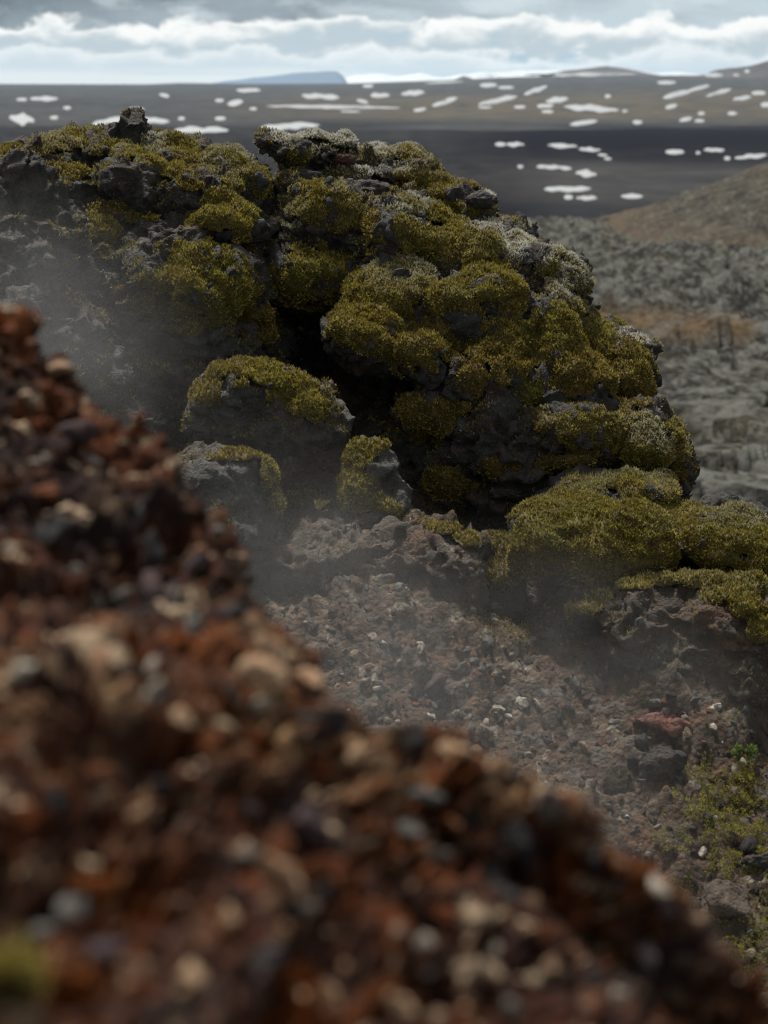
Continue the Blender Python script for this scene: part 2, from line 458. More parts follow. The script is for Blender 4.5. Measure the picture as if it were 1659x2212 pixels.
for (u, v, ru, rv, nm_) in [(818, 340, 22, 9, 'red_stone'), (742, 345, 26, 13, 'red_stone'), (655, 382, 34, 15, 'stone_slab'), (800, 415, 44, 26, 'stone_slab'), (1040, 432, 30, 17, 'stone_slab')]:
    k_ = BIG.bvhP.ray_cast(Vector((0, 0, 0)), raydir(u, v))
    if k_[0] is not None:
        V_, F_ = ICO[4]; px_ = float(np.array(k_[0]) @ FW) * K
        N_ = .30 * fbm(V_ * 1.7 + u, 4, 33) + .16 * ridged(V_ * 3.3 + u, 3, 35)
        mk(nm_, V_ * (1 + N_)[:, None] * np.array([ru * px_, rv * px_ * 1.2, rv * px_]) + np.array(k_[0]) - np.array([0, .012, 0]), F_, M_RED_DIM if nm_ == 'red_stone' else M_LAVA, BIG.o)

LEFT = Rock('lava_outcrop', [
    (90, 360, 95, 52, 4.62, .16), (195, 335, 90, 50, 4.72, .16), (280, 330, 70, 46, 4.72, .14), (283, 283, 30, 22, 4.66, .05), (262, 292, 26, 18, 4.66, .05), (310, 300, 24, 14, 4.66, .05), (380, 360, 90, 50, 4.7, .16), (480, 368, 72, 50, 4.66, .15), (540, 395, 44, 42, 4.62, .10),
    (120, 450, 150, 100, 4.58, .2), (300, 430, 150, 90, 4.62, .2), (440, 420, 90, 62, 4.56, .15), (485, 480, 90, 50, 4.50, .14), (550, 450, 42, 44, 4.64, .1), (200, 560, 170, 120, 4.52, .2), (380, 560, 130, 100, 4.5, .18), (450, 620, 130, 90, 4.42, .18), (330, 620, 110, 100, 4.44, .18),
    (530, 660, 70, 90, 4.5, .16), (540, 560, 46, 70, 4.62, .14), (250, 720, 160, 120, 4.46, .18), (430, 760, 160, 110, 4.46, .18), (300, 850, 190, 110, 4.42, .18), (120, 640, 160, 120, 4.4, .2), (60, 760, 160, 150, 4.36, .2), (560, 760, 70, 80, 4.6, .14),
    (-120, 480, 160, 130, 4.5, .25), (-200, 650, 200, 160, 4.4, .3), (250, 620, 330, 260, 4.85, .28), (-150, 800, 250, 200, 4.5, .3), (300, 960, 260, 110, 4.5, .2),
], M_LAVA, 'broad dark lava outcrop with a small black pinnacle, moss draped along its top', 'lava outcrop', seed=40)
KN = Rock('lava_crag', [(15, 390, 58, 62, 4.2, .12), (60, 440, 62, 60, 4.22, .12), (-30, 480, 110, 90, 4.2, .16), (110, 520, 70, 80, 4.22, .13), (40, 600, 130, 120, 4.16, .16), (-110, 560, 140, 140, 4.2, .2), (90, 720, 120, 110, 4.12, .16), (-60, 780, 170, 160, 4.1, .2), (160, 820, 110, 100, 4.15, .15), (200, 920, 140, 90, 4.15, .15)],
          M_LAVA, 'bare dark grey lava crag half veiled in steam, leaning against the broad mossy outcrop', 'lava outcrop', seed=70)
for a in [
    (70, 322, 40, 18, .1, 1.1), (110, 310, 56, 18, .25, 1.1), (195, 292, 54, 16, .15, 1.1), (328, 300, 40, 16, .7, .9), (230, 318, 60, 18, .1, 1), (385, 318, 66, 22, .35, 1), (470, 335, 56, 28, .3, 1), (520, 345, 34, 26, .5, .9), (440, 350, 70, 28, .1, .9), (525, 378, 46, 40, .1, .85), (560, 408, 26, 40, .0, .8), (330, 330, 70, 18, .25, 1), (260, 328, 50, 14, .1, 1.1),
    (345, 352, 56, 16, .1, 1), (385, 372, 40, 20, .0, .8), (480, 460, 74, 46, .0, .95), (445, 470, 46, 32, .0, .9), (520, 500, 30, 34, .0, .4), (215, 480, 54, 34, .0, .85), (240, 500, 30, 22, .0, .8), (425, 560, 84, 42, .0, 1.1), (470, 590, 60, 40, .0, 1.1), (360, 610, 56, 40, .0, 1), (385, 650, 76, 40, .0, 1.1), (470, 655, 72, 52, .0, 1.0), (335, 660, 52, 40, .0, .8), (525, 640, 36, 50, .0, .5), (420, 700, 70, 26, .0, .6), (560, 700, 42, 34, .0, .35),
    (140, 372, 54, 18, .0, .8), (120, 400, 40, 14, .0, .7), (255, 372, 50, 14, .0, .7), (405, 395, 36, 16, .0, .7), (235, 440, 36, 14, .0, .6), (300, 470, 34, 18, .0, .6), (440, 530, 36, 16, .0, .9)]:
    LEFT.cushion(*a[:4], frost=a[4], tint=a[5])
LEFT.cover[((LEFT.U - 283) / 52) ** 2 + ((LEFT.Vv - 280) / 26) ** 2 < 1] = 1
LEFT.sparse('moss_tufts', -.08, 8, 17000, tint=.9, seed=2, box=(-300, 250, 620, 345), frost=.15)
LEFT.sparse('moss_tufts', .05, 8, 15000, tint=.8, seed=2, box=(-300, 345, 620, 1000))
LEFT.sparse('lichen_tufts', 0.24, 14, 9000, mat=M_LICHEN, tint=1, blade=.006, seed=6, frost=.5)
KN.sparse('moss_tufts', 0.12, 8, 9000, tint=.5, seed=3)
KN.cushion(30, 330, 30, 14, .0, .5)
# the black pinnacle stands on the left outcrop as one piece of it
# lower rocks
B1 = Rock('mossy_boulder', [(545, 850, 120, 72, 4.12, .16), (480, 850, 66, 60, 4.1, .12), (640, 880, 86, 56, 4.14, .14), (560, 915, 140, 56, 4.12, .15), (700, 915, 60, 48, 4.2, .12), (450, 910, 60, 50, 4.14, .12)],
          M_LAVA_GREY, 'rounded grey boulder with green moss on its shoulders, above the dark steaming hollow', 'boulder', seed=90, amp=.8)
for a in [(520, 796, 56, 24, .05, 1.1), (590, 815, 44, 26, .0, 1), (625, 852, 62, 34, .0, .95), (665, 885, 52, 28, .0, .85), (440, 845, 34, 36, .0, .7), (520, 832, 22, 12, .0, 1.5), (480, 800, 30, 16, .0, .8), (560, 790, 34, 14, .0, .8)]:
    B1.cushion(*a[:4], frost=a[4], tint=a[5])
B1.sparse('moss_tufts', -0.02, 10, 14000, tint=.6, seed=3)
B1.sparse('lichen_tufts', 0.2, 18, 9000, mat=M_LICHEN, tint=1, blade=.006, seed=6, frost=.5)
H1 = Rock('mossy_boulder', [(500, 1050, 95, 80, 3.86, .14), (555, 1080, 56, 70, 3.88, .12), (430, 1040, 80, 80, 3.84, .14), (520, 1150, 100, 70, 3.84, .14), (420, 1150, 120, 100, 3.8, .16)],
          M_LAVA_GREY, 'smooth grey hump of lava left of the dark hollow, thin moss down its rim', 'boulder', seed=110, amp=.6)
for a in [(575, 1030, 20, 34, .1, .8), (598, 1085, 16, 34, .1, .8), (500, 985, 60, 12, .0, .5), (470, 990, 30, 10, 0, .8)]:
    H1.cushion(*a[:4], frost=a[4], tint=a[5], thick=.012)
H1.sparse('moss_tufts', -.05, 9, 12000, tint=.55, blade=.006, seed=3)
P1 = Rock('mossy_boulder', [(795, 1000, 52, 48, 4.06, .09), (770, 1060, 52, 52, 4.04, .09), (830, 1080, 56, 46, 4.04, .1), (800, 1110, 90, 36, 4.04, .1), (835, 1020, 20, 34, 4.04, .06)],
          M_LAVA_GREY, 'small upright rock beside the dark hollow, mossy on its left flank', 'boulder', seed=120, amp=.7)
for a in [(790, 968, 50, 20, .05, .9), (765, 1000, 32, 30, .0, .8), (768, 1050, 40, 34, .0, .85), (800, 1090, 60, 22, .1, 1.2), (845, 1100, 34, 14, .1, 1.2), (740, 1080, 30, 22, .0, .7)]:
    P1.cushion(*a[:4], frost=a[4], tint=a[5])
M1 = Rock('lava_ledge', [(850, 1210, 110, 72, 3.92, .14), (960, 1220, 92, 80, 3.92, .13), (760, 1230, 120, 70, 3.9, .14), (990, 1290, 66, 80, 3.9, .12), (900, 1170, 70, 48, 3.98, .12), (700, 1190, 110, 60, 3.98, .14), (650, 1250, 120, 90, 3.86, .14), (900, 1300, 120, 70, 3.88, .13), (1010, 1200, 46, 50, 3.98, .1)],
          M_LEDGE, 'weathered grey and rust lava ledge with a steep right side, below the small upright rock', 'rock ledge', seed=130, amp=1.0)
for a in [(960, 1150, 36, 16, .0, .7), (1020, 1165, 40, 20, .0, .9), (930, 1135, 30, 12, .1, .7)]:
    M1.cushion(*a[:4], frost=a[4], tint=a[5])
M1.sparse('moss_tufts', 0.06, 9, 9000, tint=.6, blade=.006, seed=3, minz=.3)
C1 = Rock('mossy_boulder', [(1070, 1195, 56, 44, 4.08, .1), (1088, 1245, 46, 50, 4.02, .1), (1080, 1290, 60, 40, 4.0, .1)], M_LAVA, 'dim rounded mossy rock wedged in the shade under the biggest moss cushion', 'boulder', seed=140, amp=.6)
for a in [(1055, 1172, 44, 22, .0, .8), (1095, 1185, 36, 22, .0, .7), (1088, 1235, 44, 38, .0, .6)]:
    C1.cushion(*a[:4], frost=a[4], tint=a[5])
B2 = Rock('mossy_boulder', [(1270, 1165, 165, 88, 4.02, .22), (1180, 1170, 84, 84, 3.98, .16), (1360, 1170, 100, 78, 4.0, .18), (1300, 1080, 84, 46, 4.16, .14), (1390, 1062, 92, 36, 4.18, .13), (1240, 1085, 66, 40, 4.16, .14), (1280, 1240, 130, 40, 4.12, .14), (1430, 1190, 50, 54, 4.04, .12)],
          M_LAVA, 'largest rounded boulder at the outcrop foot, thickly upholstered in yellow green moss', 'boulder', seed=150, amp=.7)
for a in [(1265, 1100, 100, 44, .1, 1.05), (1180, 1140, 80, 56, .05, 1), (1290, 1150, 110, 60, .0, 1), (1370, 1140, 70, 46, .05, 1.05), (1150, 1200, 56, 50, .0, .7), (1250, 1205, 100, 44, .0, .6), (1390, 1195, 66, 48, .0, .75), (1345, 1036, 56, 24, .25, 1.25), (1420, 1036, 50, 26, .2, 1.2), (1385, 1070, 76, 22, .1, 1.0), (1265, 1056, 52, 28, .15, 1), (1235, 1080, 60, 26, .1, 1), (1440, 1170, 30, 40, 0, .8)]:
    B2.cushion(*a[:4], frost=a[4], tint=a[5], blade=.0085)
B3 = Rock('mossy_boulder', [(1560, 1165, 112, 62, 4.0, .16), (1470, 1130, 86, 46, 4.1, .14), (1630, 1190, 80, 62, 3.98, .15), (1545, 1095, 50, 22, 4.22, .08), (1620, 1120, 60, 30, 4.2, .1), (1720, 1210, 110, 70, 4.0, .2), (1560, 1225, 110, 40, 4.06, .14)],
          M_LAVA, 'low wide boulder in the gap before the grey plain, mossy with a dark stone knob', 'boulder', seed=160, amp=.7)
for a in [(1460, 1112, 70, 30, .05, 1), (1530, 1140, 80, 36, .15, 1), (1600, 1120, 56, 26, .25, 1.1), (1570, 1180, 90, 44, .0, .85), (1640, 1170, 50, 46, .05, 1), (1500, 1165, 50, 36, .0, .8), (1720, 1200, 80, 50, .0, 1), (1640, 1215, 60, 40, 0, .7)]:
    B3.cushion(*a[:4], frost=a[4], tint=a[5], blade=.0085)
L1 = Rock('lava_ledge', [(1400, 1325, 140, 64, 3.835, .14), (1520, 1340, 140, 80, 3.815, .14), (1310, 1310, 90, 40, 3.855, .11), (1600, 1310, 90, 56, 3.835, .12), (1640, 1400, 90, 100, 3.795, .13), (1480, 1410, 120, 70, 3.785, .13), (1720, 1380, 110, 120, 3.795, .15), (1370, 1390, 90, 54, 3.795, .12), (1570, 1460, 100, 70, 3.755, .13)],
          M_LEDGE, 'broken grey lava ledge at the right edge, yellow moss spilling over its top', 'rock ledge', seed=170, amp=.8)
for a in [(1318, 1272, 56, 22, .0, 1.2), (1440, 1255, 70, 20, .1, 1), (1540, 1262, 80, 22, .1, 1.1), (1640, 1262, 44, 22, .1, 1.1), (1575, 1290, 60, 18, .05, 1.2), (1620, 1320, 50, 26, .0, 1.2), (1648, 1360, 34, 40, .0, 1.2), (1280, 1300, 36, 24, .0, .9), (1370, 1268, 40, 14, .0, 1.2), (1250, 1320, 40, 14, 0, .8)]:
    L1.cushion(*a[:4], frost=a[4], tint=a[5], thick=.022)
L1.sparse('moss_tufts', 0.0, 9, 9000, tint=.7, blade=.007, seed=3, minz=.1)

# ================================================================== scree slope between the outcrop and the near bank
def tps_fit(xy, z, lam=1e-4):
    r = np.linalg.norm(xy[:, None] - xy[None], axis=2); A = np.where(r > 0, r * r * np.log(r + 1e-12), 0)
    n = len(xy); P = np.c_[np.ones(n), xy]
    M = np.zeros((n + 3, n + 3)); M[:n, :n] = A + lam * np.eye(n); M[:n, n:] = P; M[n:, :n] = P.T
    w = np.linalg.solve(M, np.r_[z, 0, 0, 0])
    def f(q):
        r = np.linalg.norm(q[:, None] - xy[None], axis=2)
        return np.where(r > 0, r * r * np.log(r + 1e-12), 0) @ w[:n] + w[n] + q @ w[n + 1:]
    return f


ctl = np.array([(400, 1120, 4.3), (620, 1150, 4.12), (850, 1200, 4.0), (1040, 1345, 3.92), (1300, 1345, 3.92), (1659, 1400, 3.9), (690, 1275, 3.77), (850, 1262, 3.78), (1000, 1320, 3.78), (1440, 1425, 3.72), (1590, 1480, 3.69), (700, 1450, 3.60), (1000, 1500, 3.62), (1300, 1500, 3.72), (1659, 1580, 3.68),
                (1000, 1750, 3.36), (1300, 1800, 3.4), (1659, 1850, 3.42), (1400, 2100, 3.15), (1659, 2210, 3.1), (600, 1700, 3.25), (300, 1450, 3.5), (0, 1050, 4.0), (0, 1900, 2.8), (800, 2250, 2.8), (2100, 1500, 3.8), (2200, 2200, 3.1), (-400, 1200, 3.7), (-600, 2000, 2.6)], float)
cp_ = at(ctl[:, 0], ctl[:, 1], ctl[:, 2])
fz_ = tps_fit(cp_[:, :2], cp_[:, 2])
xs = np.arange(-1.9, 2.3, 0.0085); ys = np.arange(1.7, 4.9, 0.0085)
X, Y = np.meshgrid(xs, ys)
q = np.c_[X.ravel(), Y.ravel()]
Z = np.concatenate([fz_(c) for c in np.array_split(q, 60)])
Z = Z - 0.75 * np.clip(q[:, 1] - 3.9, 0, 9) * sstep(.65, .95, q[:, 0]) + .5 * np.clip(q[:, 1] - 4.25, 0, 9) * (1 - sstep(.3, .6, q[:, 0]))
G = np.c_[q, Z]
Gd = G.copy()
bh1, br1 = blocks(G * np.array([9, 9, 9]), 230); bh2, br2 = blocks(G * 24, 231)
Gd[:, 2] += .022 * bh1 + .012 * bh2
Gd[:, 2] += 0.05 * fbm(G * 3.2, 4, 200) + 0.022 * ridged(G * 9, 3, 210) + 0.012 * fbm(G * 30, 4, 220, .6)
Fg = grid_faces(len(ys), len(xs))
m, nt, p, out = new_mat('scree'); b = NB(nt); P = b.pos()
n1 = b.noise(P, 3.2, 5, .6, .5); n2 = b.noise(P, 26, 6, .65); n3 = b.noise(P, 9, 4, .6, .8); n4 = b.noise(P, 120, 4, .65)
base = b.mix(b.maprange(n2, .36, .66), (.030, .020, .013), (.100, .064, .040))
base = b.mix(b.math('MULTIPLY', b.maprange(n3, .5, .64), .7), base, (.095, .042, .022))
base = b.mix(b.math('MULTIPLY', b.maprange(n1, .53, .66), .6), base, (.060, .059, .058))
base = b.mix(b.math('MULTIPLY', b.maprange(b.noise(P, 5.5, 4, .6, .4), .56, .68), .6), base, (.050, .055, .018))
base = b.mix(b.math('MULTIPLY', b.maprange(n4, .6, .7), .6), base, (.20, .17, .14))
bk = b.ramp(b.attr('blk'), [(0, (.03, .026, .023)), (.3, (.095, .05, .03)), (.5, (.08, .076, .07)), (.72, (.06, .04, .028)), (.86, (.15, .115, .085)), (.95, (.24, .22, .185))], 'CONSTANT')
base = b.mix(b.maprange(n2, .40, .62, .15, .75), base, bk)
nt.links.new(base, p.inputs['Base Color']); p.inputs['Roughness'].default_value = .85; p.inputs['Specular IOR Level'].default_value = .25
h = b.math('ADD', b.math('MULTIPLY', n2, 1.0), b.math('MULTIPLY', n4, .5)); h = b.math('SUBTRACT', h, b.math('MULTIPLY', b.voro(P, 70), .5))
nt.links.new(b.bump(h, 1.0, .02), p.inputs['Normal'])
M_SCREE = m
scree = mk('scree_slope', Gd, Fg, M_SCREE, origin=(0, 3, -1.6), attrs={'blk': br2, 'blk2': br1}); tag(scree, 'steep brown scree slope of rust earth and pale stones below the mossy rocks', kind='structure')
BVS = BVHTree.FromPolygons(Gd.tolist(), Fg.tolist())
NSc = vnormals(Gd, Fg)

# ================================================================== near bank of red scoria (out of focus)
CU = [(-700, 450, 1.95), (-300, 560, 1.78), (0, 694, 1.62), (60, 706, 1.60), (150, 765, 1.58), (190, 835, 1.55), (230, 868, 1.54), (300, 900, 1.52), (390, 940, 1.48), (440, 1005, 1.46), (500, 1085, 1.42), (560, 1185, 1.38), (585, 1265, 1.35), (605, 1350, 1.30), (645, 1425, 1.24), (700, 1476, 1.16), (770, 1502, 1.09), (800, 1560, 1.07), (880, 1588, 1.05), (960, 1605, 1.04), (1000, 1625, 1.04), (1100, 1685, 1.03), (1180, 1720, 1.02), (1250, 1765, 1.02), (1330, 1855, 1.01), (1430, 1930, 1.0), (1500, 2005, 1.0), (1600, 2115, 1.0), (1659, 2190, 1.0), (1900, 2450, 1.0), (2400, 2900, 1.05)]
CU = np.array(CU); DS = 0.85
CU[:, 0] -= np.interp(CU[:, 1], [690, 780, 1000, 1380, 1480, 1540], [-10, 8, 55, 85, 30, 0]) * (CU[:, 0] > 0)
uu = np.linspace(-700, 2400, 760)
vc = np.interp(uu, CU[:, 0], CU[:, 1]); dc = np.interp(uu, CU[:, 0], CU[:, 2])
ker = np.ones(7) / 7
MD = np.array([(-700, 1330, .95), (0, 1402, .95), (180, 1400, .96), (330, 1425, .97), (470, 1440, .99), (700, 1490, 1.03), (770, 1560, 1.03), (850, 1760, .96), (1300, 2060, .94), (1659, 2420, .93), (2400, 3100, .93)])
vm = np.interp(uu, MD[:, 0], MD[:, 1]); dm = np.interp(uu, MD[:, 0], MD[:, 2])
vm = np.maximum(vm, vc + 20)
db = np.interp(uu, [-700, 0, 800, 1659, 2400], [.64, .66, .72, .88, .9]); vb = np.maximum(2230, vm + 230)
rows = [(vb + 900, db - .16, 10), (vb, db, 150), (0.5 * (vm + vb) - 25, 0.5 * (dm + db) - .005, 0), (vm, dm, 12)]
# behind the low ridge the surface dips, then climbs the upper pile
prof = []
hi = np.clip((vm - vc) / 160, 0, 1)
seq = [(vb + 900, db - .16), (vb, db), (0.5 * (vm + vb) - 18, 0.5 * (dm + db) - .01), (vm, dm),
       (vm - 14 * hi + 2, dm + .07 * np.maximum(hi, .02)), (vm * .7 + vc * .3 - 10 * hi, dm * .58 + dc * .42 + .035 * hi), (vm * .35 + vc * .65 + 6, dm * .3 + dc * .7 + .03 * hi), (vc, dc),
       (vc + 45, dc + .10), (vc + 260, dc + .24), (vc + 800, dc + .42)]
cnts = [26, 120, 120, 26, 70, 70, 70, 24, 24, 20]
VB, DB = [], []
for k in range(len(seq) - 1):
    for t in np.linspace(0, 1, cnts[k], endpoint=(k == len(seq) - 2)):
        VB.append(seq[k][0] * (1 - t) + seq[k + 1][0] * t); DB.append(seq[k][1] * (1 - t) + seq[k + 1][1] * t)
VB, DB = np.array(VB), np.array(DB)
def sm(A, n):
    for _ in range(n):
        A[1:-1] = (A[:-2] + 2 * A[1:-1] + A[2:]) / 4
    return A
VB = sm(VB, 10); DB = sm(DB, 10)
Bk = at(np.broadcast_to(uu, VB.shape), VB, DB * DS).reshape(-1, 3)
FB = grid_faces(VB.shape[0], VB.shape[1])
NB_ = vnormals(Bk, FB)
if NB_[:, 2].mean() < 0: FB = FB[:, ::-1]; NB_ = -NB_
kh1, kr1 = blocks(Bk * 17 + .4 * np.stack([fbm(Bk * 20, 2, 340 + k) for k in range(3)], 1), 350); kh2, kr2 = blocks(Bk * 58 + .5 * np.stack([fbm(Bk * 60, 2, 346 + k) for k in range(3)], 1), 351)
kh0, kr0 = blocks(Bk * np.array([8.0, 9, 9]) + .5 * np.stack([fbm(Bk * 9, 2, 344 + k) for k in range(3)], 1), 353)
dsp = (.023 * kh0 + .014 * kh1 + .006 * kh2 + 0.012 * fbm(Bk * 9, 3, 300) + 0.014 * (ridged(Bk * np.array([15, 22, 22]) + .5 * fbm(Bk * 20, 2, 305)[:, None], 3, 310) - .55) + 0.009 * (ridged(Bk * 48, 3, 320) - .5) + 0.004 * fbm(Bk * 130, 2, 330))
dsp = np.where(dsp < -.004, dsp * 2.1, dsp) - .009
Bd = Bk + NB_ * dsp[:, None]
ub_, vb_, _d = uv_of(Bk)
vmid = np.interp(ub_, MD[:, 0], MD[:, 1])
heap = sstep(0, 60, vmid - 50 - vb_ + 50 * fbm(Bk * 8, 3, 360)) * (ub_ < 800)           # dark scoria heap behind the rust ridge, its steep face's shade painted in
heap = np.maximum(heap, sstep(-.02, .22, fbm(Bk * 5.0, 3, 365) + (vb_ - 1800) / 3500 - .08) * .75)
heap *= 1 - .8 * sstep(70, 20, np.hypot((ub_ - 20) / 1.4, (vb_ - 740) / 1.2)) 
pale = np.exp(-(((vb_ - vmid - 45) / 75) ** 2)) * (ub_ < 900) + np.exp(-(((vb_ - np.interp(ub_, CU[:, 0], CU[:, 1]) - 50) / 55) ** 2)) * (ub_ > 560) * (ub_ < 1350)
pale = np.clip(pale, 0, 1) * sstep(-.15, .3, fbm(Bk * 14, 3, 366))
m, nt, p, out = new_mat('scoria'); b = NB(nt); P = b.pos()
n1 = b.noise(P, 9, 4, .6, .6); n2 = b.noise(P, 70, 5, .65); n3 = b.noise(P, 30, 4, .6, .8); n4 = b.noise(P, 16, 4, .6)
base = b.mix(b.maprange(n2, .36, .64), (.016, .006, .004), (.125, .036, .009))
base = b.mix(b.math('MULTIPLY', b.maprange(n1, .50, .62), .85), base, b.mix(n2, (.016, .013, .014), (.05, .042, .042)))
base = b.mix(b.math('MULTIPLY', b.maprange(n4, .54, .66), .7), base, (.19, .055, .011))
base = b.mix(b.math('MULTIPLY', b.maprange(n3, .58, .68), .8), base, (.22, .14, .09))
bk = b.ramp(b.attr('blk'), [(0, (.11, .031, .008)), (.22, (.012, .009, .008)), (.44, (.19, .052, .012)), (.55, (.032, .026, .026)), (.76, (.26, .165, .10)), (.83, (.05, .023, .016)), (.95, (.36, .28, .20))], 'CONSTANT')
bk2 = b.ramp(b.attr('blk2'), [(0, (.15, .038, .009)), (.35, (.010, .008, .0075)), (.62, (.035, .026, .025)), (.85, (.15, .07, .032))], 'CONSTANT')
base = b.mix(b.maprange(n3, .42, .60, .05, .5), base, b.mix(b.maprange(n4, .44, .54), bk2, bk))
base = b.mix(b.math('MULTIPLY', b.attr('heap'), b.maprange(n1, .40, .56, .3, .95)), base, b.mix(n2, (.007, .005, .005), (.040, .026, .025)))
base = b.mix(b.math('MULTIPLY', b.attr('pale'), b.maprange(n3, .48, .60, 0, .85)), base, (.36, .23, .13))
mpf = b.n('ShaderNodeMapping'); b.link(P, mpf.inputs[0]); mpf.inputs['Rotation'].default_value = (0, .45, -.3); mpf.inputs['Scale'].default_value = (.42, .9, 1.25)
fl = b.math('MULTIPLY', b.maprange(b.noise(mpf.outputs[0], 44, 4, .6, .7), .60, .65), .85)
base = b.mix(fl, base, (.42, .32, .22))
base = b.mix(b.math('MULTIPLY', b.attr('cap'), b.maprange(b.noise(mpf.outputs[0], 30, 4, .6, .6), .49, .58, 0, .8)), base, (.27, .19, .12))
nt.links.new(base, p.inputs['Base Color']); p.inputs['Roughness'].default_value = .9; p.inputs['Specular IOR Level'].default_value = .08
nt.links.new(b.bump(b.math('ADD', n2, b.noise(P, 200, 4, .6)), .8, .006), p.inputs['Normal'])
M_SCORIA = m
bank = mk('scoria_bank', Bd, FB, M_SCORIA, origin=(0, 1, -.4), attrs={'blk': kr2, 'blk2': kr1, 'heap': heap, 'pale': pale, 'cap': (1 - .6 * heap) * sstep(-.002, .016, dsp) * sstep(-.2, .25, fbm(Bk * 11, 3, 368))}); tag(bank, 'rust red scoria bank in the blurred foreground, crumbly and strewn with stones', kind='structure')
BVB = BVHTree.FromPolygons(Bd.tolist(), FB.tolist())

# ================================================================== stones
def stone_shape(seed, sub=3, cuts=9, flat=.7):
    g = np.random.default_rng(seed); V, F = ICO[sub]; V = V.copy()
    V = V * (1 + .35 * fbm(V * 1.1 + seed, 2, seed + 8))[:, None]
    for _ in range(cuts):
        n = g.normal(size=3); n /= np.linalg.norm(n); c = g.uniform(.35, .85)
        d = V @ n; V = V - np.clip(d - c, 0, None)[:, None] * n
    V *= np.array([1.0, g.uniform(.65, .95), flat * g.uniform(.75, 1.1)])
    N = vnormals(V, F)
    V = V + N * (0.16 * fbm(V * 2.2, 3, seed) + .09 * ridged(V * 4, 2, seed + 2) + .05 * fbm(V * 10, 2, seed + 4))[:, None]
    return V, F


def mat_stone(name, c1, c2, c3):
    m, nt, p, out = new_mat(name); b = NB(nt)
    P = b.pos(); n = b.noise(P, 90, 5, .65, .4); n2 = b.noise(P, 30, 4, .6); n5 = b.noise(P, 260, 3, .6)
    c = b.mix(b.maprange(n, .38, .62), c1, c2); c = b.mix(b.math('MULTIPLY', b.maprange(n2, .5, .64), .7), c, c3)
    nt.links.new(c, p.inputs[0]); p.inputs['Roughness'].default_value = .8; p.inputs['Specular IOR Level'].default_value = .2
    nt.links.new(b.bump(b.math('ADD', n, b.math('MULTIPLY', n5, .6)), .9, .006), p.inputs['Normal'])
    return m


STM = {'beige': mat_stone('beige_stone', (.22, .135, .08), (.44, .30, .19), (.16, .06, .025)),
       'white': mat_stone('white_stone', (.17, .15, .125), (.38, .34, .285), (.13, .10, .07)),
       'grey': mat_stone('grey_stone', (.045, .043, .041), (.125, .12, .113), (.085, .055, .04)),
       'black': mat_stone('black_stone', (.012, .011, .012), (.035, .032, .033), (.05, .028, .02)),
       'tan': mat_stone('tan_stone', (.10, .075, .055), (.21, .16, .115), (.10, .06, .04)),
       'rust': mat_stone('rust_stone', (.08, .022, .007), (.20, .055, .014), (.06, .03, .02)),
       'purple': mat_stone('purple_stone', (.032, .021, .026), (.085, .062, .070), (.06, .035, .03))}
PROTO = {}
for cn in STM:
    for s_ in range(6):
        V, F = stone_shape(hash_ := (sum(map(ord, cn)) * 7 + s_ * 13))
        o = mk('stone', V, F, STM[cn], origin=(0, 0, 0), link=False); PROTO[cn, s_] = o


def put_stone(bv, hit, cn, size, label, group, name='stone', sink=.25, axis=None):
    if hit[0] is None: return None
    o = PROTO[cn, random.randrange(6)].copy(); o.name = name
    o.location = Vector(hit[0]) + Vector(hit[1]) * size * (0.6 - sink)
    q = Vector(hit[1]).to_track_quat('Z', 'Y')
    if axis is None: axis = random.uniform(-math.pi, math.pi)
    o.rotation_mode = 'QUATERNION'
    from mathutils import Quaternion
    o.rotation_quaternion = q @ Quaternion((0, 0, 1), axis) @ Quaternion((1, 0, 0), random.gauss(0, .3))
    s = size * random.uniform(.85, 1.15); o.scale = (s * random.uniform(.9, 1.4), s * random.uniform(.8, 1.1), s * random.uniform(.75, 1.1))
    C.objects.link(o); tag(o, label, 'stone', group)
    return o


def cast(bv, u, v):
    return bv.ray_cast(Vector((0, 0, 0)), raydir(u, v))


def zone_near(u, v):
    a = 'left' if u < 420 else ('middle' if u < 950 else 'right')
    c = CU; top = np.interp(u, c[:, 0], c[:, 1])
    if v - top < 70: return f'along the crest of the near red bank, {a} part'
    if v < 1350: return 'on the taller dark heap at the left edge'
    if v < 1640: return f'on the upper face of the near red bank, {a} part'
    if v < 1950: return f'half way down the near red bank, {a} part'
    return f'low on the near red bank, {a} part'


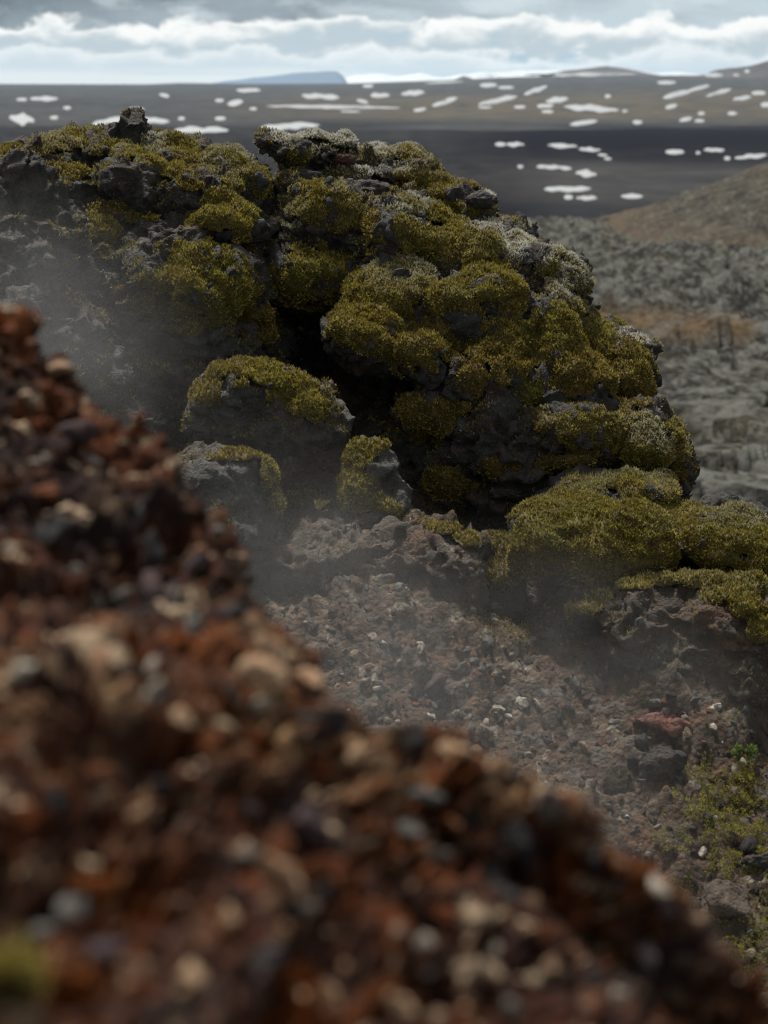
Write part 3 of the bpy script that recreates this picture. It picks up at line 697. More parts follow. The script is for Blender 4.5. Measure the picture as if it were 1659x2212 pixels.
ADJ = {'tan': 'dull tan', 'beige': 'pale beige', 'white': 'chalky white', 'grey': 'cool grey', 'black': 'black', 'rust': 'rust orange', 'purple': 'dull purple'}
near_xy = []
LIST = [  # (u, v, radius in picture units, colour)
    (560, 1470, 62, 'beige'), (655, 1480, 52, 'beige'), (720, 1505, 42, 'beige'), (715, 1560, 58, 'black'), (660, 1550, 40, 'black'), (500, 1495, 26, 'grey'), (560, 1520, 26, 'white'), (230, 1430, 44, 'beige'), (325, 1450, 26, 'white'), (345, 1500, 34, 'white'), (270, 1505, 46, 'beige'), (400, 1555, 40, 'beige'), (110, 1445, 40, 'beige'), (55, 1450, 34, 'white'), (180, 1490, 28, 'beige'),
    (55, 1640, 26, 'white'), (745, 1625, 40, 'beige'), (800, 1640, 34, 'beige'), (830, 1665, 36, 'beige'), (690, 1660, 30, 'rust'), (770, 1690, 44, 'rust'), (880, 1600, 44, 'black'), (1000, 1640, 40, 'beige'), (1080, 1665, 40, 'beige'), (1130, 1700, 36, 'beige'), (1180, 1730, 50, 'grey'), (1030, 1770, 52, 'black'), (1120, 1800, 60, 'black'), (920, 1720, 42, 'grey'), (880, 1800, 44, 'grey'), (945, 1850, 36, 'grey'), (1050, 1890, 36, 'grey'),
    (590, 1900, 62, 'beige'), (540, 1850, 32, 'grey'), (640, 1960, 40, 'grey'), (500, 1990, 30, 'beige'), (600, 2010, 30, 'beige'), (720, 2140, 34, 'beige'), (870, 2180, 46, 'beige'), (1075, 2050, 34, 'white'), (920, 2040, 24, 'white'), (860, 2010, 20, 'white'), (965, 1970, 34, 'rust'), (1230, 1900, 36, 'rust'), (1250, 1990, 36, 'rust'), (1300, 1860, 44, 'black'), (1350, 1905, 36, 'black'), (1420, 1920, 26, 'white'), (1440, 1960, 36, 'purple'), (1090, 1940, 40, 'black'), (1180, 2080, 36, 'beige'), (1280, 2120, 30, 'grey'), (1330, 2150, 28, 'white'), (1400, 2080, 46, 'purple'), (1100, 2190, 40, 'grey'),
    (320, 1300, 48, 'purple'), (270, 1290, 40, 'grey'), (385, 1290, 34, 'grey'), (210, 1310, 24, 'white'), (165, 1240, 20, 'white'), (430, 1230, 44, 'purple'), (100, 990, 16, 'white'), (75, 1000, 16, 'white'), (200, 1000, 30, 'grey'), (300, 1110, 26, 'grey'), (470, 1150, 20, 'grey'), (20, 1190, 20, 'white'), (240, 1220, 24, 'beige'), (170, 950, 56, 'purple'), (60, 760, 30, 'rust'), (130, 800, 24, 'beige'), (180, 815, 22, 'black'), (250, 880, 26, 'purple'), (300, 905, 18, 'rust'), (30, 720, 28, 'rust'), (120, 1160, 60, 'black'), (320, 1180, 54, 'black'), (450, 1090, 30, 'black'), (560, 1280, 36, 'purple'), (500, 1330, 40, 'black'), (420, 1360, 34, 'grey'), (100, 1070, 40, 'rust'), (430, 1010, 26, 'rust'),
    (150, 1960, 70, 'grey'), (60, 2030, 60, 'grey'), (220, 2060, 60, 'purple'), (400, 2120, 50, 'beige'), (300, 1760, 30, 'beige'), (270, 1660, 28, 'grey'), (120, 1720, 44, 'black'), (340, 1700, 44, 'black'), (520, 1750, 56, 'purple'), (670, 1790, 44, 'purple'), (620, 1740, 36, 'black'), (700, 1930, 40, 'black'), (580, 2080, 44, 'black'), (800, 1930, 50, 'black')]
npn = 0
for (u, v, r, cn) in LIST:
    h = cast(BVB, u, v)
    if h[0] is None: continue
    d = float(np.array(h[0]) @ FW)
    put_stone(BVB, h, cn, r * d * K * .9, f'blurred {ADJ[cn]} stone {zone_near(u, v)}', 'stones on the near red bank', sink=.3); npn += 1; near_xy.append(h[0][:])
tries = 0
while npn < 90 and tries < 3000:
    tries += 1
    u = random.uniform(-20, 1680); top = np.interp(u, CU[:, 0], CU[:, 1]); v = random.uniform(top + 5, 2230)
    if v > 2230: continue
    h = cast(BVB, u, v)
    if h[0] is None: continue
    if min((h[0] - Vector(q_)).length for q_ in near_xy) < .014: continue
    cn = random.choices(['beige', 'white', 'grey', 'black', 'rust', 'purple'], [.15, .06, .13, .30, .24, .12])[0]
    s = .004 * 2.4 ** random.random() if cn in ('white', 'beige') else .0045 * 4.2 ** random.random()
    put_stone(BVB, h, cn, s, f'blurred {ADJ[cn]} stone {zone_near(u, v)}', 'stones on the near red bank', sink=.35); npn += 1; near_xy.append(h[0][:])


def gravel(name, n, Vv, Ff, smin, smax, mat, label, weight=None, seed=0, sub=1):
    g = np.random.default_rng(seed)
    T = np.concatenate([Ff[:, [0, 1, 2]], Ff[:, [0, 2, 3]]]); a = Vv[T[:, 0]]; e1 = Vv[T[:, 1]] - a; e2 = Vv[T[:, 2]] - a
    cr = np.cross(e1, e2); ar = np.linalg.norm(cr, axis=1) + 1e-12; nn = cr / ar[:, None]
    if weight is not None: ar = ar * weight(a)
    k = np.searchsorted(np.cumsum(ar), g.random(n) * ar.sum()).clip(0, len(T) - 1)
    B = a[k] + e1[k] * .33 + e2[k] * .33
    V0, F0 = ICO[sub]
    sh = []
    for s_ in range(12):
        W = V0 * (1 + .28 * g.normal(size=(len(V0), 1)).clip(-1.3, 1.3)); sh.append(W * np.array([1, g.uniform(.6, 1), g.uniform(.5, .8)]))
    sh = np.array(sh)
    si = smin * (smax / smin) ** (g.random(n) ** 1.6)
    W = sh[g.integers(0, 12, n)] * si[:, None, None]
    ang = g.random(n) * 6.283; ca, sa = np.cos(ang), np.sin(ang)
    W = np.stack([W[..., 0] * ca[:, None] - W[..., 1] * sa[:, None], W[..., 0] * sa[:, None] + W[..., 1] * ca[:, None], W[..., 2]], -1)
    t = np.cross(nn[k], [0, 1.0, 0.05]); t /= np.linalg.norm(t, axis=1)[:, None]; w = np.cross(nn[k], t)
    Pv = B[:, None] + W[..., :1] * t[:, None] + W[..., 1:2] * w[:, None] + (W[..., 2:] + .15 * si[:, None, None]) * nn[k][:, None]
    F = (F0[None] + np.arange(n)[:, None, None] * len(V0)).reshape(-1, 3)
    o = mk(name, Pv.reshape(-1, 3), F, mat, smooth=False, attrs={'rnd': np.repeat(g.random(n), len(V0))})
    tag(o, label, kind='stuff'); return o


def mat_gravel(name, stops):
    m, nt, p, out = new_mat(name); b = NB(nt); P = b.pos()
    c = b.ramp(b.attr('rnd'), stops, 'CONSTANT'); n = b.noise(P, 160, 4, .6)
    c = b.mix(b.maprange(n, .35, .65), b.mix(.55, c, (.012, .009, .008)), c)
    nt.links.new(c, p.inputs[0]); p.inputs['Roughness'].default_value = .85; p.inputs['Specular IOR Level'].default_value = .12
    return m


inview = lambda a: ((uv_of(a)[0] > -120) & (uv_of(a)[0] < 1800)).astype(float) * (.25 + np.clip(fbm(a * 7, 3, 401) + .3, 0, 2))
gravel('gravel', 2200, Bd, FB, .0012, .005, mat_gravel('scoria_gravel', [(0, (.09, .026, .009)), (.34, (.02, .014, .012)), (.54, (.13, .042, .013)), (.66, (.04, .034, .031)), (.86, (.28, .17, .10)), (.90, (.04, .024, .025)), (.98, (.36, .30, .23))]), 'loose rust and grey gravel covering the near red bank', inview, 5)

# scree stones
vis = lambda a: ((uv_of(a)[0] > 500) & (uv_of(a)[0] < 1800)).astype(float) * (.2 + np.clip(fbm(a * 4, 3, 402) + .25, 0, 2))
gravel('gravel', 6500, Gd, Fg, .003, .013, mat_gravel('scree_gravel', [(0, (.055, .04, .03)), (.35, (.085, .04, .024)), (.5, (.075, .073, .07)), (.75, (.035, .03, .028)), (.88, (.16, .13, .105)), (.96, (.34, .32, .28))]), 'small brown and grey stones scattered over the scree slope', vis, 9)


def zone_far(u, v):
    a = 'left' if u < 950 else ('middle' if u < 1300 else 'right')
    if v < 1420: return f'just under the mossy ledges, {a} of the scree'
    if v < 1560: return f'high on the scree slope, {a} part'
    if v < 1750: return f'half way down the scree slope, {a} part'
    return f'low on the scree slope, {a} part'


FAR = [(780, 1420, 26, 'beige'), (845, 1390, 15, 'grey'), (1130, 1520, 20, 'white'), (1180, 1500, 22, 'grey'), (1080, 1535, 18, 'white'), (1050, 1565, 14, 'white'), (1160, 1520, 16, 'white'), (930, 1545, 16, 'white'), (1045, 1520, 18, 'beige'), (985, 1540, 12, 'white'), (1230, 1530, 24, 'grey'), (1300, 1480, 36, 'grey'), (1240, 1480, 32, 'grey'), (1380, 1350, 28, 'grey'), (1430, 1400, 26, 'grey'), (1260, 1280, 16, 'grey'), (1410, 1335, 22, 'grey'),
       (860, 1560, 14, 'white'), (1545, 1530, 16, 'white'), (1540, 1570, 12, 'white'), (1480, 1570, 12, 'white'), (1390, 1600, 30, 'black'), (1430, 1640, 46, 'black'), (1370, 1650, 34, 'black'), (1460, 1700, 40, 'black'), (1240, 1600, 20, 'purple'), (1180, 1590, 18, 'purple'), (1530, 1770, 20, 'black'), (1600, 1790, 18, 'grey'), (1560, 1740, 16, 'black'), (1490, 1790, 24, 'black'), (1620, 1820, 26, 'black'), (1350, 1760, 18, 'grey'), (930, 1480, 34, 'purple'), (890, 1500, 24, 'black'), (1050, 1390, 24, 'grey'), (830, 1250, 30, 'grey'), (860, 1270, 24, 'grey'), (800, 1225, 24, 'beige'), (880, 1240, 26, 'black'), (925, 1260, 30, 'beige'), (1000, 1440, 22, 'grey'), (1330, 1560, 26, 'grey'), (1420, 1520, 22, 'grey'), (1590, 1620, 14, 'white'), (1640, 1650, 18, 'grey'), (1400, 1850, 18, 'grey')]
fn = 0; far_xy = []
for (u, v, r, cn) in FAR:
    cn = 'tan' if cn == 'beige' else cn
    h = cast(BVS, u, v)
    for rk in (M1, L1):
        h2 = rk.bvhP.ray_cast(Vector((0, 0, 0)), raydir(u, v))
        if h2[0] is not None and (h[0] is None or h2[3] < h[3]): h = h2
    if h[0] is None: continue
    d = float(np.array(h[0]) @ FW)
    put_stone(BVS, h, cn, r * d * K * .8, f'{ADJ[cn]} stone {zone_far(u, v)}', 'stones on the scree slope', sink=.6); fn += 1; far_xy.append(h[0][:])
tries = 0
while fn < 85 and tries < 2000:
    tries += 1
    u = random.uniform(650, 1659); top = np.interp(u, CU[:, 0], CU[:, 1]); v = random.uniform(1340, min(2200, top))
    h = cast(BVS, u, v)
    if h[0] is None or min((h[0] - Vector(q_)).length for q_ in far_xy) < .03: continue
    cn = random.choices(['tan', 'white', 'grey', 'black', 'rust', 'purple'], [.24, .14, .36, .13, .05, .08])[0]
    put_stone(BVS, h, cn, random.uniform(.009, .02), f'{ADJ[cn]} stone {zone_far(u, v)}', 'stones on the scree slope', sink=.55); fn += 1; far_xy.append(h[0][:])

# red rock, brown stone and moss on the scree
def big_stone(name, u, v, ru, rv, mat, label, seed, tilt=0.0, rd=None):
    h = cast(BVS, u, v + rv * .5); c = np.array(h[0]); d = float(c @ FW); px = d * K
    V, F = stone_shape(seed, 4, 12, .8)
    ct, st = math.cos(tilt), math.sin(tilt)
    V = V * np.array([ru * px * 1.08, (rd or (ru + rv) * .5 * px), rv * px * 1.45])
    V = np.c_[V[:, 0] * ct - V[:, 2] * st, V[:, 1], V[:, 0] * st + V[:, 2] * ct]
    return tag(mk(name, V + c + np.array([0, 0.0, rv * px * .35]), F, mat), label, 'stone')


big_stone('rock', 1432, 1560, 70, 36, M_RED, 'brick red rock lying on the scree slope, longest single stone there', 11, tilt=-.3)
big_stone('rock', 1580, 1945, 56, 46, M_BROWNSTONE, 'smooth brown rounded stone among yellow moss near the right edge', 14, tilt=-.1)
big_stone('rock', 1412, 1652, 60, 40, M_LAVA, 'dark lava rock in the shade just under the brick red rock', 19, tilt=.2)
big_stone('rock', 1650, 1860, 40, 26, M_LAVA, 'dark stone cut by the right edge above the smooth brown one', 23)


def slope_moss(name, u, v, ru, rv, mat, dens, blade, label, cat=None, kind=None, seed=0, thick=.012, tint=1.0, edge=1.0, origin=None, Vs=None, Fs=None, Ns=None):
    U_, V_, D_ = uv_of(Vs)
    r2 = ((U_ - u) / ru) ** 2 + ((V_ - v) / rv) ** 2
    nz = pnoise(Vs * 12, seed) * .7 + pnoise(Vs * 40, seed + 1) * .5
    r2 = r2 + nz * edge + (.5 * edge * fbm(Vs * 30, 3, seed + 4) if kind else 0)
    ok = (r2 < 1) & (U_ > -300) & (U_ < 2000)
    fk = ok[Fs].all(1); F = Fs[fk]
    if len(F) < 5: print('no slope moss', u, v); return
    ids, inv = np.unique(F, return_inverse=True); F = inv.reshape(F.shape)
    V = Vs[ids] + Ns[ids] * (thick * np.sqrt(np.clip(1 - r2[ids], 0, 1)) * (1 + .5 * pnoise(Vs[ids] * 50, seed)))[:, None]
    o = tuft(name, V, F, None, mat, dens, blade, 0, tint, seed=seed, shell=kind is None)
    return tag(o, label, cat, kind=kind)


A = dict(Vs=Gd, Fs=Fg, Ns=NSc)
slope_moss('moss_clump', 1600, 1630, 32, 22, M_MOSS_GREEN, 34000, .009, 'vivid bright green moss clump right of the brick red rock', 'moss clump', seed=500, thick=.03, edge=.6, **A)
slope_moss('moss', 1590, 1800, 150, 150, M_MOSS_YELLOW, 60000, .0045, 'yellow green moss spreading over the lower right scree', kind='stuff', seed=510, thick=.006, edge=3.2, **A)
slope_moss('moss', 1560, 1690, 90, 60, M_MOSS_YELLOW, 42000, .0045, 'thin olive moss on the scree below the bright green clump', kind='stuff', seed=514, thick=.006, edge=2.6, tint=.6, **A)
slope_moss('moss', 1640, 2060, 110, 90, M_MOSS_YELLOW, 42000, .0045, 'thin yellow moss near the lower right corner', kind='stuff', seed=518, thick=.008, edge=2.4, **A)
slope_moss('moss', 720, 1130, 90, 26, M_MOSS, 14000, .005, 'flat russet moss on the floor before the dark hollow', kind='stuff', seed=522, thick=.005, edge=1.6, tint=.6, **A)
slope_moss('moss_clump', 660, 1090, 56, 22, M_MOSS, 30000, .009, 'dim green moss clump on the floor of the dark hollow', 'moss clump', seed=526, thick=.03, edge=.5, tint=1.0, **A)
slope_moss('moss', 1150, 1350, 260, 40, M_MOSS, 8000, .006, 'patchy green moss along the top of the scree', kind='stuff', seed=530, thick=.006, edge=2.2, tint=.8, **A)
ABk = dict(Vs=Bd, Fs=FB, Ns=vnormals(Bd, FB))
slope_moss('moss_clump', 14, 2150, 46, 50, M_MOSS, 90000, .006, 'blurred yellow green moss clump in the lower left corner', 'moss clump', seed=540, thick=.016, edge=.4, tint=.7, **ABk)

# ================================================================== far ground
def ang(v):  # angle below the horizontal seen at picture height v
    return PITCH - math.atan((1106 - v) * K)


def azs(u):
    return (np.asarray(u, float) - 829.5) * K / CP


def zcrest(u):   # apparent height of the plain's far edge
    return np.interp(u, [-600, 0, 350, 420, 560, 760, 900, 1000, 1100, 1400, 1500, 1659, 2300], [181, 181, 182, 179, 181, 180, 175, 171, 166, 163, 163, 160, 160])


RC = 6500.0
PR = [(3.0, -2.6), (4.9, -2.6), (6.5, -3.6), (9, -4.6), (16, -6.4), (25, -7.8), (40, -10.0), (70, -14.0), (100, -17.0), (160, -20.2), (250, -24.6), (330, -27.2), (400, -36), (470, -45), (600, -45), (1750, -45), (2300, -41.5), (3000, -35.5), (4200, -24.0), (5400, -13)]
azl = np.concatenate([np.linspace(-math.pi, -.45, 50)[:-1], np.linspace(-.45, .45, 640), np.linspace(.45, math.pi, 50)[1:]])
rl = np.concatenate([np.geomspace(3.0, 12, 50)[:-1], np.geomspace(12, 480, 420)[:-1], np.geomspace(480, 7000, 150)[:-1], np.geomspace(7000, 30000, 12)])
RR, AA = np.meshgrid(rl, azl, indexing='ij')


def ground_z(r, az, detail=True):
    u = 829.5 + np.tan(np.clip(az, -1.2, 1.2)) * CP / K
    zc = -np.tan(PITCH - np.arctan((1106 - zcrest(u)) * K)) * RC
    z = np.interp(r, [a for a, _ in PR], [b for _, b in PR])
    far = r > 2300
    # rise from the valley floor up to the far edge
    t = np.clip((r - 2300) / (RC - 2300), 0, 1)
    z = np.where(far, -41.5 + (zc + 41.5) * (t ** .93), z)
    z = np.where(r > RC, zc - (r - RC) * .02, z)
    if detail:
        P = np.stack([r * np.sin(az), r * np.cos(az), np.zeros_like(r)], -1).reshape(-1, 3)
        sh = r.shape
        near = (1 - sstep(330, 480, r)) * sstep(5, 14, r)
        lum = 0.9 * fbm(P * .10, 3, 600) + .75 * np.maximum(ridged(P * .26, 3, 610), -.3) + .28 * fbm(P * .9, 3, 620)
        amp = np.clip(.25 + r / 90, .2, 1.5)
        bw = P + 1.2 * np.stack([fbm(P * .2, 2, 670), fbm(P * .2, 2, 671), 0 * P[:, 0]], 1)
        cl = 1 - sstep(75, 140, P[:, 1])
        lum = lum * (.8 - .45 * cl) + (1.0 + .5 * cl) * blocks(bw * np.array([.11, .2, 1]), 672, .7, .25)[0] + (.5 - .25 * cl) * blocks(bw * .55, 673, .6, .9)[0]
        z = z + (lum.reshape(sh)) * near * amp * 1.15
        z = z + sstep(480, 650, r) * (1 - sstep(5200, 6300, r)) * (1.3 * fbm(P * .008, 3, 640) + .5 * ridged(P * .03, 2, 650)).reshape(sh)
        z = z + sstep(1700, 2600, r) * (1 - sstep(5600, 6400, r)) * (5 * fbm(P * .0016, 3, 660)).reshape(sh)
    return z


ZZ = ground_z(RR, AA)
GP = np.stack([RR * np.sin(AA), RR * np.cos(AA), ZZ], -1).reshape(-1, 3)
GF = grid_faces(*RR.shape)[:, ::-1]
rr, aa = RR.ravel(), AA.ravel(); ux = 829.5 + np.tan(np.clip(aa, -1.2, 1.2)) * CP / K
# real differences of the land: black young lava, brown grass, grey moss heath
Pn = np.c_[np.sin(aa) * rr, np.cos(aa) * rr, 0 * rr]
w1 = fbm(Pn * .0045, 4, 700); w2 = fbm(Pn * .02, 3, 710)
black = sstep(470, 540, rr) * (1 - sstep(1700, 1900, rr + 260 * w1)) * 1.0
brownband = np.exp(-((rr - 760 - 120 * w1) / 190) ** 2) * sstep(1000, 1250, ux)
black = black * (1 - .75 * brownband)
deep = np.exp(-((rr - 1430 - 160 * w1) / 380) ** 4) * sstep(850, 1150, ux) + np.exp(-((rr - 570) / 90.) ** 2)
vv_ = 1106 - np.tan(PITCH - np.arctan2(-GP[:, 2], rr)) / K
grassy = np.exp(-(((vv_ - 688 - .05 * (ux - 1300)) / 26) ** 2)) * sstep(1180, 1280, ux) * (1 - sstep(1560, 1640, ux)) * (rr < 400)
grassy = np.clip(grassy * 1.6 * np.clip(.75 + 1.1 * fbm(Pn * .11, 4, 720), 0, 1.3) - .12, 0, 1)
tan = sstep(350, 900, ux) * sstep(1850, 2300, rr) * (1 - sstep(3000, 4200, rr + 600 * w1)) * np.clip(.6 + w2, 0, 1)
m, nt, p, out = new_mat('ground'); b = NB(nt); P = b.pos()
kb, kd, kg, kt, kf = b.attr('black'), b.attr('deep'), b.attr('grassy'), b.attr('tan'), b.attr('far')
na = b.noise(P, .45, 6, .65, .6); nb2 = b.noise(P, 2.2, 5, .65, .4); ncc = b.noise(P, .12, 4, .6, .5)
near = b.mix(b.maprange(na, .45, .56), (.020, .0198, .019), (.098, .099, .092))
near = b.mix(b.math('MULTIPLY', b.maprange(nb2, .50, .64), .4), near, (.185, .187, .16))
near = b.mix(b.math('MULTIPLY', b.maprange(nb2, .46, .34), .75), near, (.03, .028, .028))
near = b.mix(b.math('MULTIPLY', b.maprange(ncc, .52, .66), .2), near, (.12, .095, .055))
gr = b.mix(b.maprange(nb2, .35, .65), (.065, .046, .03), (.135, .098, .062))
near = b.mix(kg, near, gr)
nf = b.noise(P, .012, 6, .65); mpn = b.n('ShaderNodeMapping'); b.link(P, mpn.inputs[0]); mpn.inputs['Scale'].default_value = (1, .35, 1)
nf2 = b.noise(mpn.outputs[0], .05, 5, .65)
farc = b.mix(b.maprange(nf, .38, .64), (.033, .034, .037), (.064, .064, .0665))
farc = b.mix(b.maprange(nf2, .52, .68, 0, .6), farc, (.028, .026, .028))
farc = b.mix(b.maprange(nf2, .46, .34, 0, .5), farc, (.098, .088, .074))
farc = b.mix(b.math('MULTIPLY', kt, .8), farc, b.mix(b.maprange(nf2, .35, .65), (.085, .07, .048), (.125, .102, .072)))
blk = b.mix(b.maprange(nf2, .36, .66), (.014, .0135, .0155), (.033, .031, .033))
blk = b.mix(b.math('MULTIPLY', kd, .92), blk, (.005, .0055, .009))
farc = b.mix(kb, farc, blk)
col = b.mix(kf, near, farc)
nt.links.new(col, p.inputs[0]); p.inputs['Roughness'].default_value = 1.0; p.inputs['Specular IOR Level'].default_value = 0
hb = b.math('ADD', b.math('MULTIPLY', na, 1.0), b.math('MULTIPLY', nb2, .4))
nt.links.new(b.bump(hb, .8, .9), p.inputs['Normal'])
ground = mk('ground', GP, GF, m, origin=(0, 0, 0), attrs={'black': black, 'deep': np.clip(deep, 0, 1), 'grassy': grassy, 'tan': tan, 'far': sstep(380, 480, rr)})
tag(ground, 'grey mossy lava field falling away to a wide dark plain', kind='structure')
GBV = BVHTree.FromPolygons(GP.tolist(), GF.tolist())

# near brown hill at the right
hu = np.linspace(1180, 3200, 170); hd = np.linspace(-1, 1, 90)
hv = np.interp(hu, [1180, 1300, 1400, 1450, 1500, 1560, 1600, 1659, 1800, 2100, 2600, 3200], [530, 492, 447, 428, 405, 385, 368, 348, 305, 260, 330, 520])
VH = []
for k, s_ in enumerate(hd):
    r = 292 + s_ * (60 if s_ < 0 else 90)
    top = -np.tan(PITCH - np.arctan((1106 - hv) * K)) * 292
    zb = np.interp(r, [a for a, _ in PR], [b_ for _, b_ in PR]) - 3.0
    f = (1 - abs(s_) ** 1.7)
    az = np.arctan(azs(hu))
    VH.append(np.c_[r * np.sin(az), r * np.cos(az), zb + (np.maximum(top, zb + .5) - zb) * f])
VH = np.concatenate(VH)
VH[:, 2] += 1.3 * fbm(VH * .09, 4, 730) + .7 * ridged(VH * .35, 3, 735)
FH = grid_faces(len(hd), len(hu))
if vnormals(VH, FH)[:, 2].mean() < 0: FH = FH[:, ::-1]
m, nt, p, out = new_mat('brown_hill'); b = NB(nt); P = b.pos()
n1 = b.noise(P, .35, 6, .65, .5); n2 = b.noise(P, 1.3, 4, .65); lowp = b.maprange(b.n('ShaderNodeSeparateXYZ').outputs[2], 0, 1)
sx = b.n('ShaderNodeSeparateXYZ'); b.link(P, sx.inputs[0])
c = b.mix(b.maprange(n1, .42, .60), (.016, .014, .011), (.052, .045, .034))
c = b.mix(b.math('MULTIPLY', b.maprange(n2, .54, .66), .5), c, (.20, .19, .15))
c = b.mix(b.math('MULTIPLY', b.maprange(sx.outputs[2], -21.0, -25.0), .8), c, b.mix(b.maprange(n2, .35, .65), (.042, .029, .018), (.09, .061, .037)))
nt.links.new(c, p.inputs[0]); p.inputs['Roughness'].default_value = .9; p.inputs['Specular IOR Level'].default_value = .15
nt.links.new(b.bump(n1, .8, .8), p.inputs['Normal'])
tag(mk('hill', VH, FH, m), 'brown grassy hill rising behind the grey lava field at the right edge', kind='structure')


def ridge(name, prof, r, front, back, zfoot, mat, label, rough=.0, seed=0, n=160, dz=0.0):
    pu = [a for a, _ in prof]; u = np.linspace(pu[0], pu[-1], n); v = np.interp(u, pu, [b_ for _, b_ in prof])
    v = v + rough * fbm(np.c_[u * .02, 0 * u, 0 * u], 4, seed)
    top = -np.tan(PITCH - np.arctan((1106 - v) * K)) * r
    az = np.arctan(azs(u)); Vs = []
    ss = np.linspace(-1, 1, 40)
    for s_ in ss:
        q_ = r + (s_ * front if s_ < 0 else s_ * back)
        f = (1 - abs(s_)) ** 1.15
        Vs.append(np.c_[q_ * np.sin(az), q_ * np.cos(az), zfoot + (np.maximum(top, zfoot + 1) - zfoot) * f])
    Vs = np.concatenate(Vs); F = grid_faces(len(ss), n)
    Vs[:, 2] += (front * .03) * fbm(Vs / (front * .35), 4, seed + 5) * np.repeat((1 - np.abs(ss)) * np.abs(ss) * 4, n) * .6
    if vnormals(Vs, F)[:, 2].mean() < 0: F = F[:, ::-1]
    return tag(mk(name, Vs, F, mat), label, kind='structure')


def mat_hill(name, c1, c2, snow=0.0, sc=.004):
    m, nt, p, out = new_mat(name); b = NB(nt); P = b.pos()
    n1 = b.noise(P, sc, 6, .65); c = b.mix(b.maprange(n1, .38, .62), c1, c2)
    if snow:
        n2 = b.noise(P, sc * .55, 6, .7, .4); c = b.mix(b.maprange(n2, .62 - snow * .25, .66 - snow * .25), c, (.6, .62, .65))
    nt.links.new(c, p.inputs[0]); p.inputs['Roughness'].default_value = .9; p.inputs['Specular IOR Level'].default_value = .1
    return m


MH = mat_hill('dark_hill', (.035, .030, .030), (.07, .06, .055))
ridge('hill', [(1385, 178), (1440, 163), (1470, 160), (1500, 149), (1540, 145), (1565, 142), (1600, 131), (1630, 127), (1659, 119), (1800, 95), (2100, 80), (2500, 170)], 5900, 900, 1500, -40, MH, 'dark hill climbing to the right edge of the skyline', 3, 801)
ridge('hill', [(1120, 170), (1160, 159), (1200, 151), (1240, 146), (1275, 142), (1310, 146), (1340, 153), (1400, 164)], 7600, 800, 1400, -30, MH, 'long low dark hill on the skyline right of the tall outcrop', 2, 805)
ridge('hill', [(955, 178), (975, 170), (990, 163), (1003, 167), (1020, 176)], 7100, 400, 700, -25, MH, 'tiny dark hillock on the skyline above the tall outcrop', 1, 809, n=60)
MB = mat_hill('far_mountain', (.08, .135, .21), (.10, .16, .24), 0.0, .0012)  # blue of the distant haze is put into this mountain's base colour
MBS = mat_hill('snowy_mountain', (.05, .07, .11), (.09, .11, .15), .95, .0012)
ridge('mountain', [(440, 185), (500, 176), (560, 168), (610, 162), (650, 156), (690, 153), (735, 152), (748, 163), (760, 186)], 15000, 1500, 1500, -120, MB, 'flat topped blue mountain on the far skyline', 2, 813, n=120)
ridge('mountain', [(700, 186), (740, 172), (770, 160), (800, 158), (850, 163), (900, 156), (950, 166), (1010, 156), (1060, 154), (1120, 150), (1180, 152), (1250, 156), (1330, 152), (1400, 156), (1500, 160), (1700, 175)], 16500, 1500, 1500, -120, MBS, 'far chain of snow streaked blue mountains along the skyline', 4, 817, n=300)

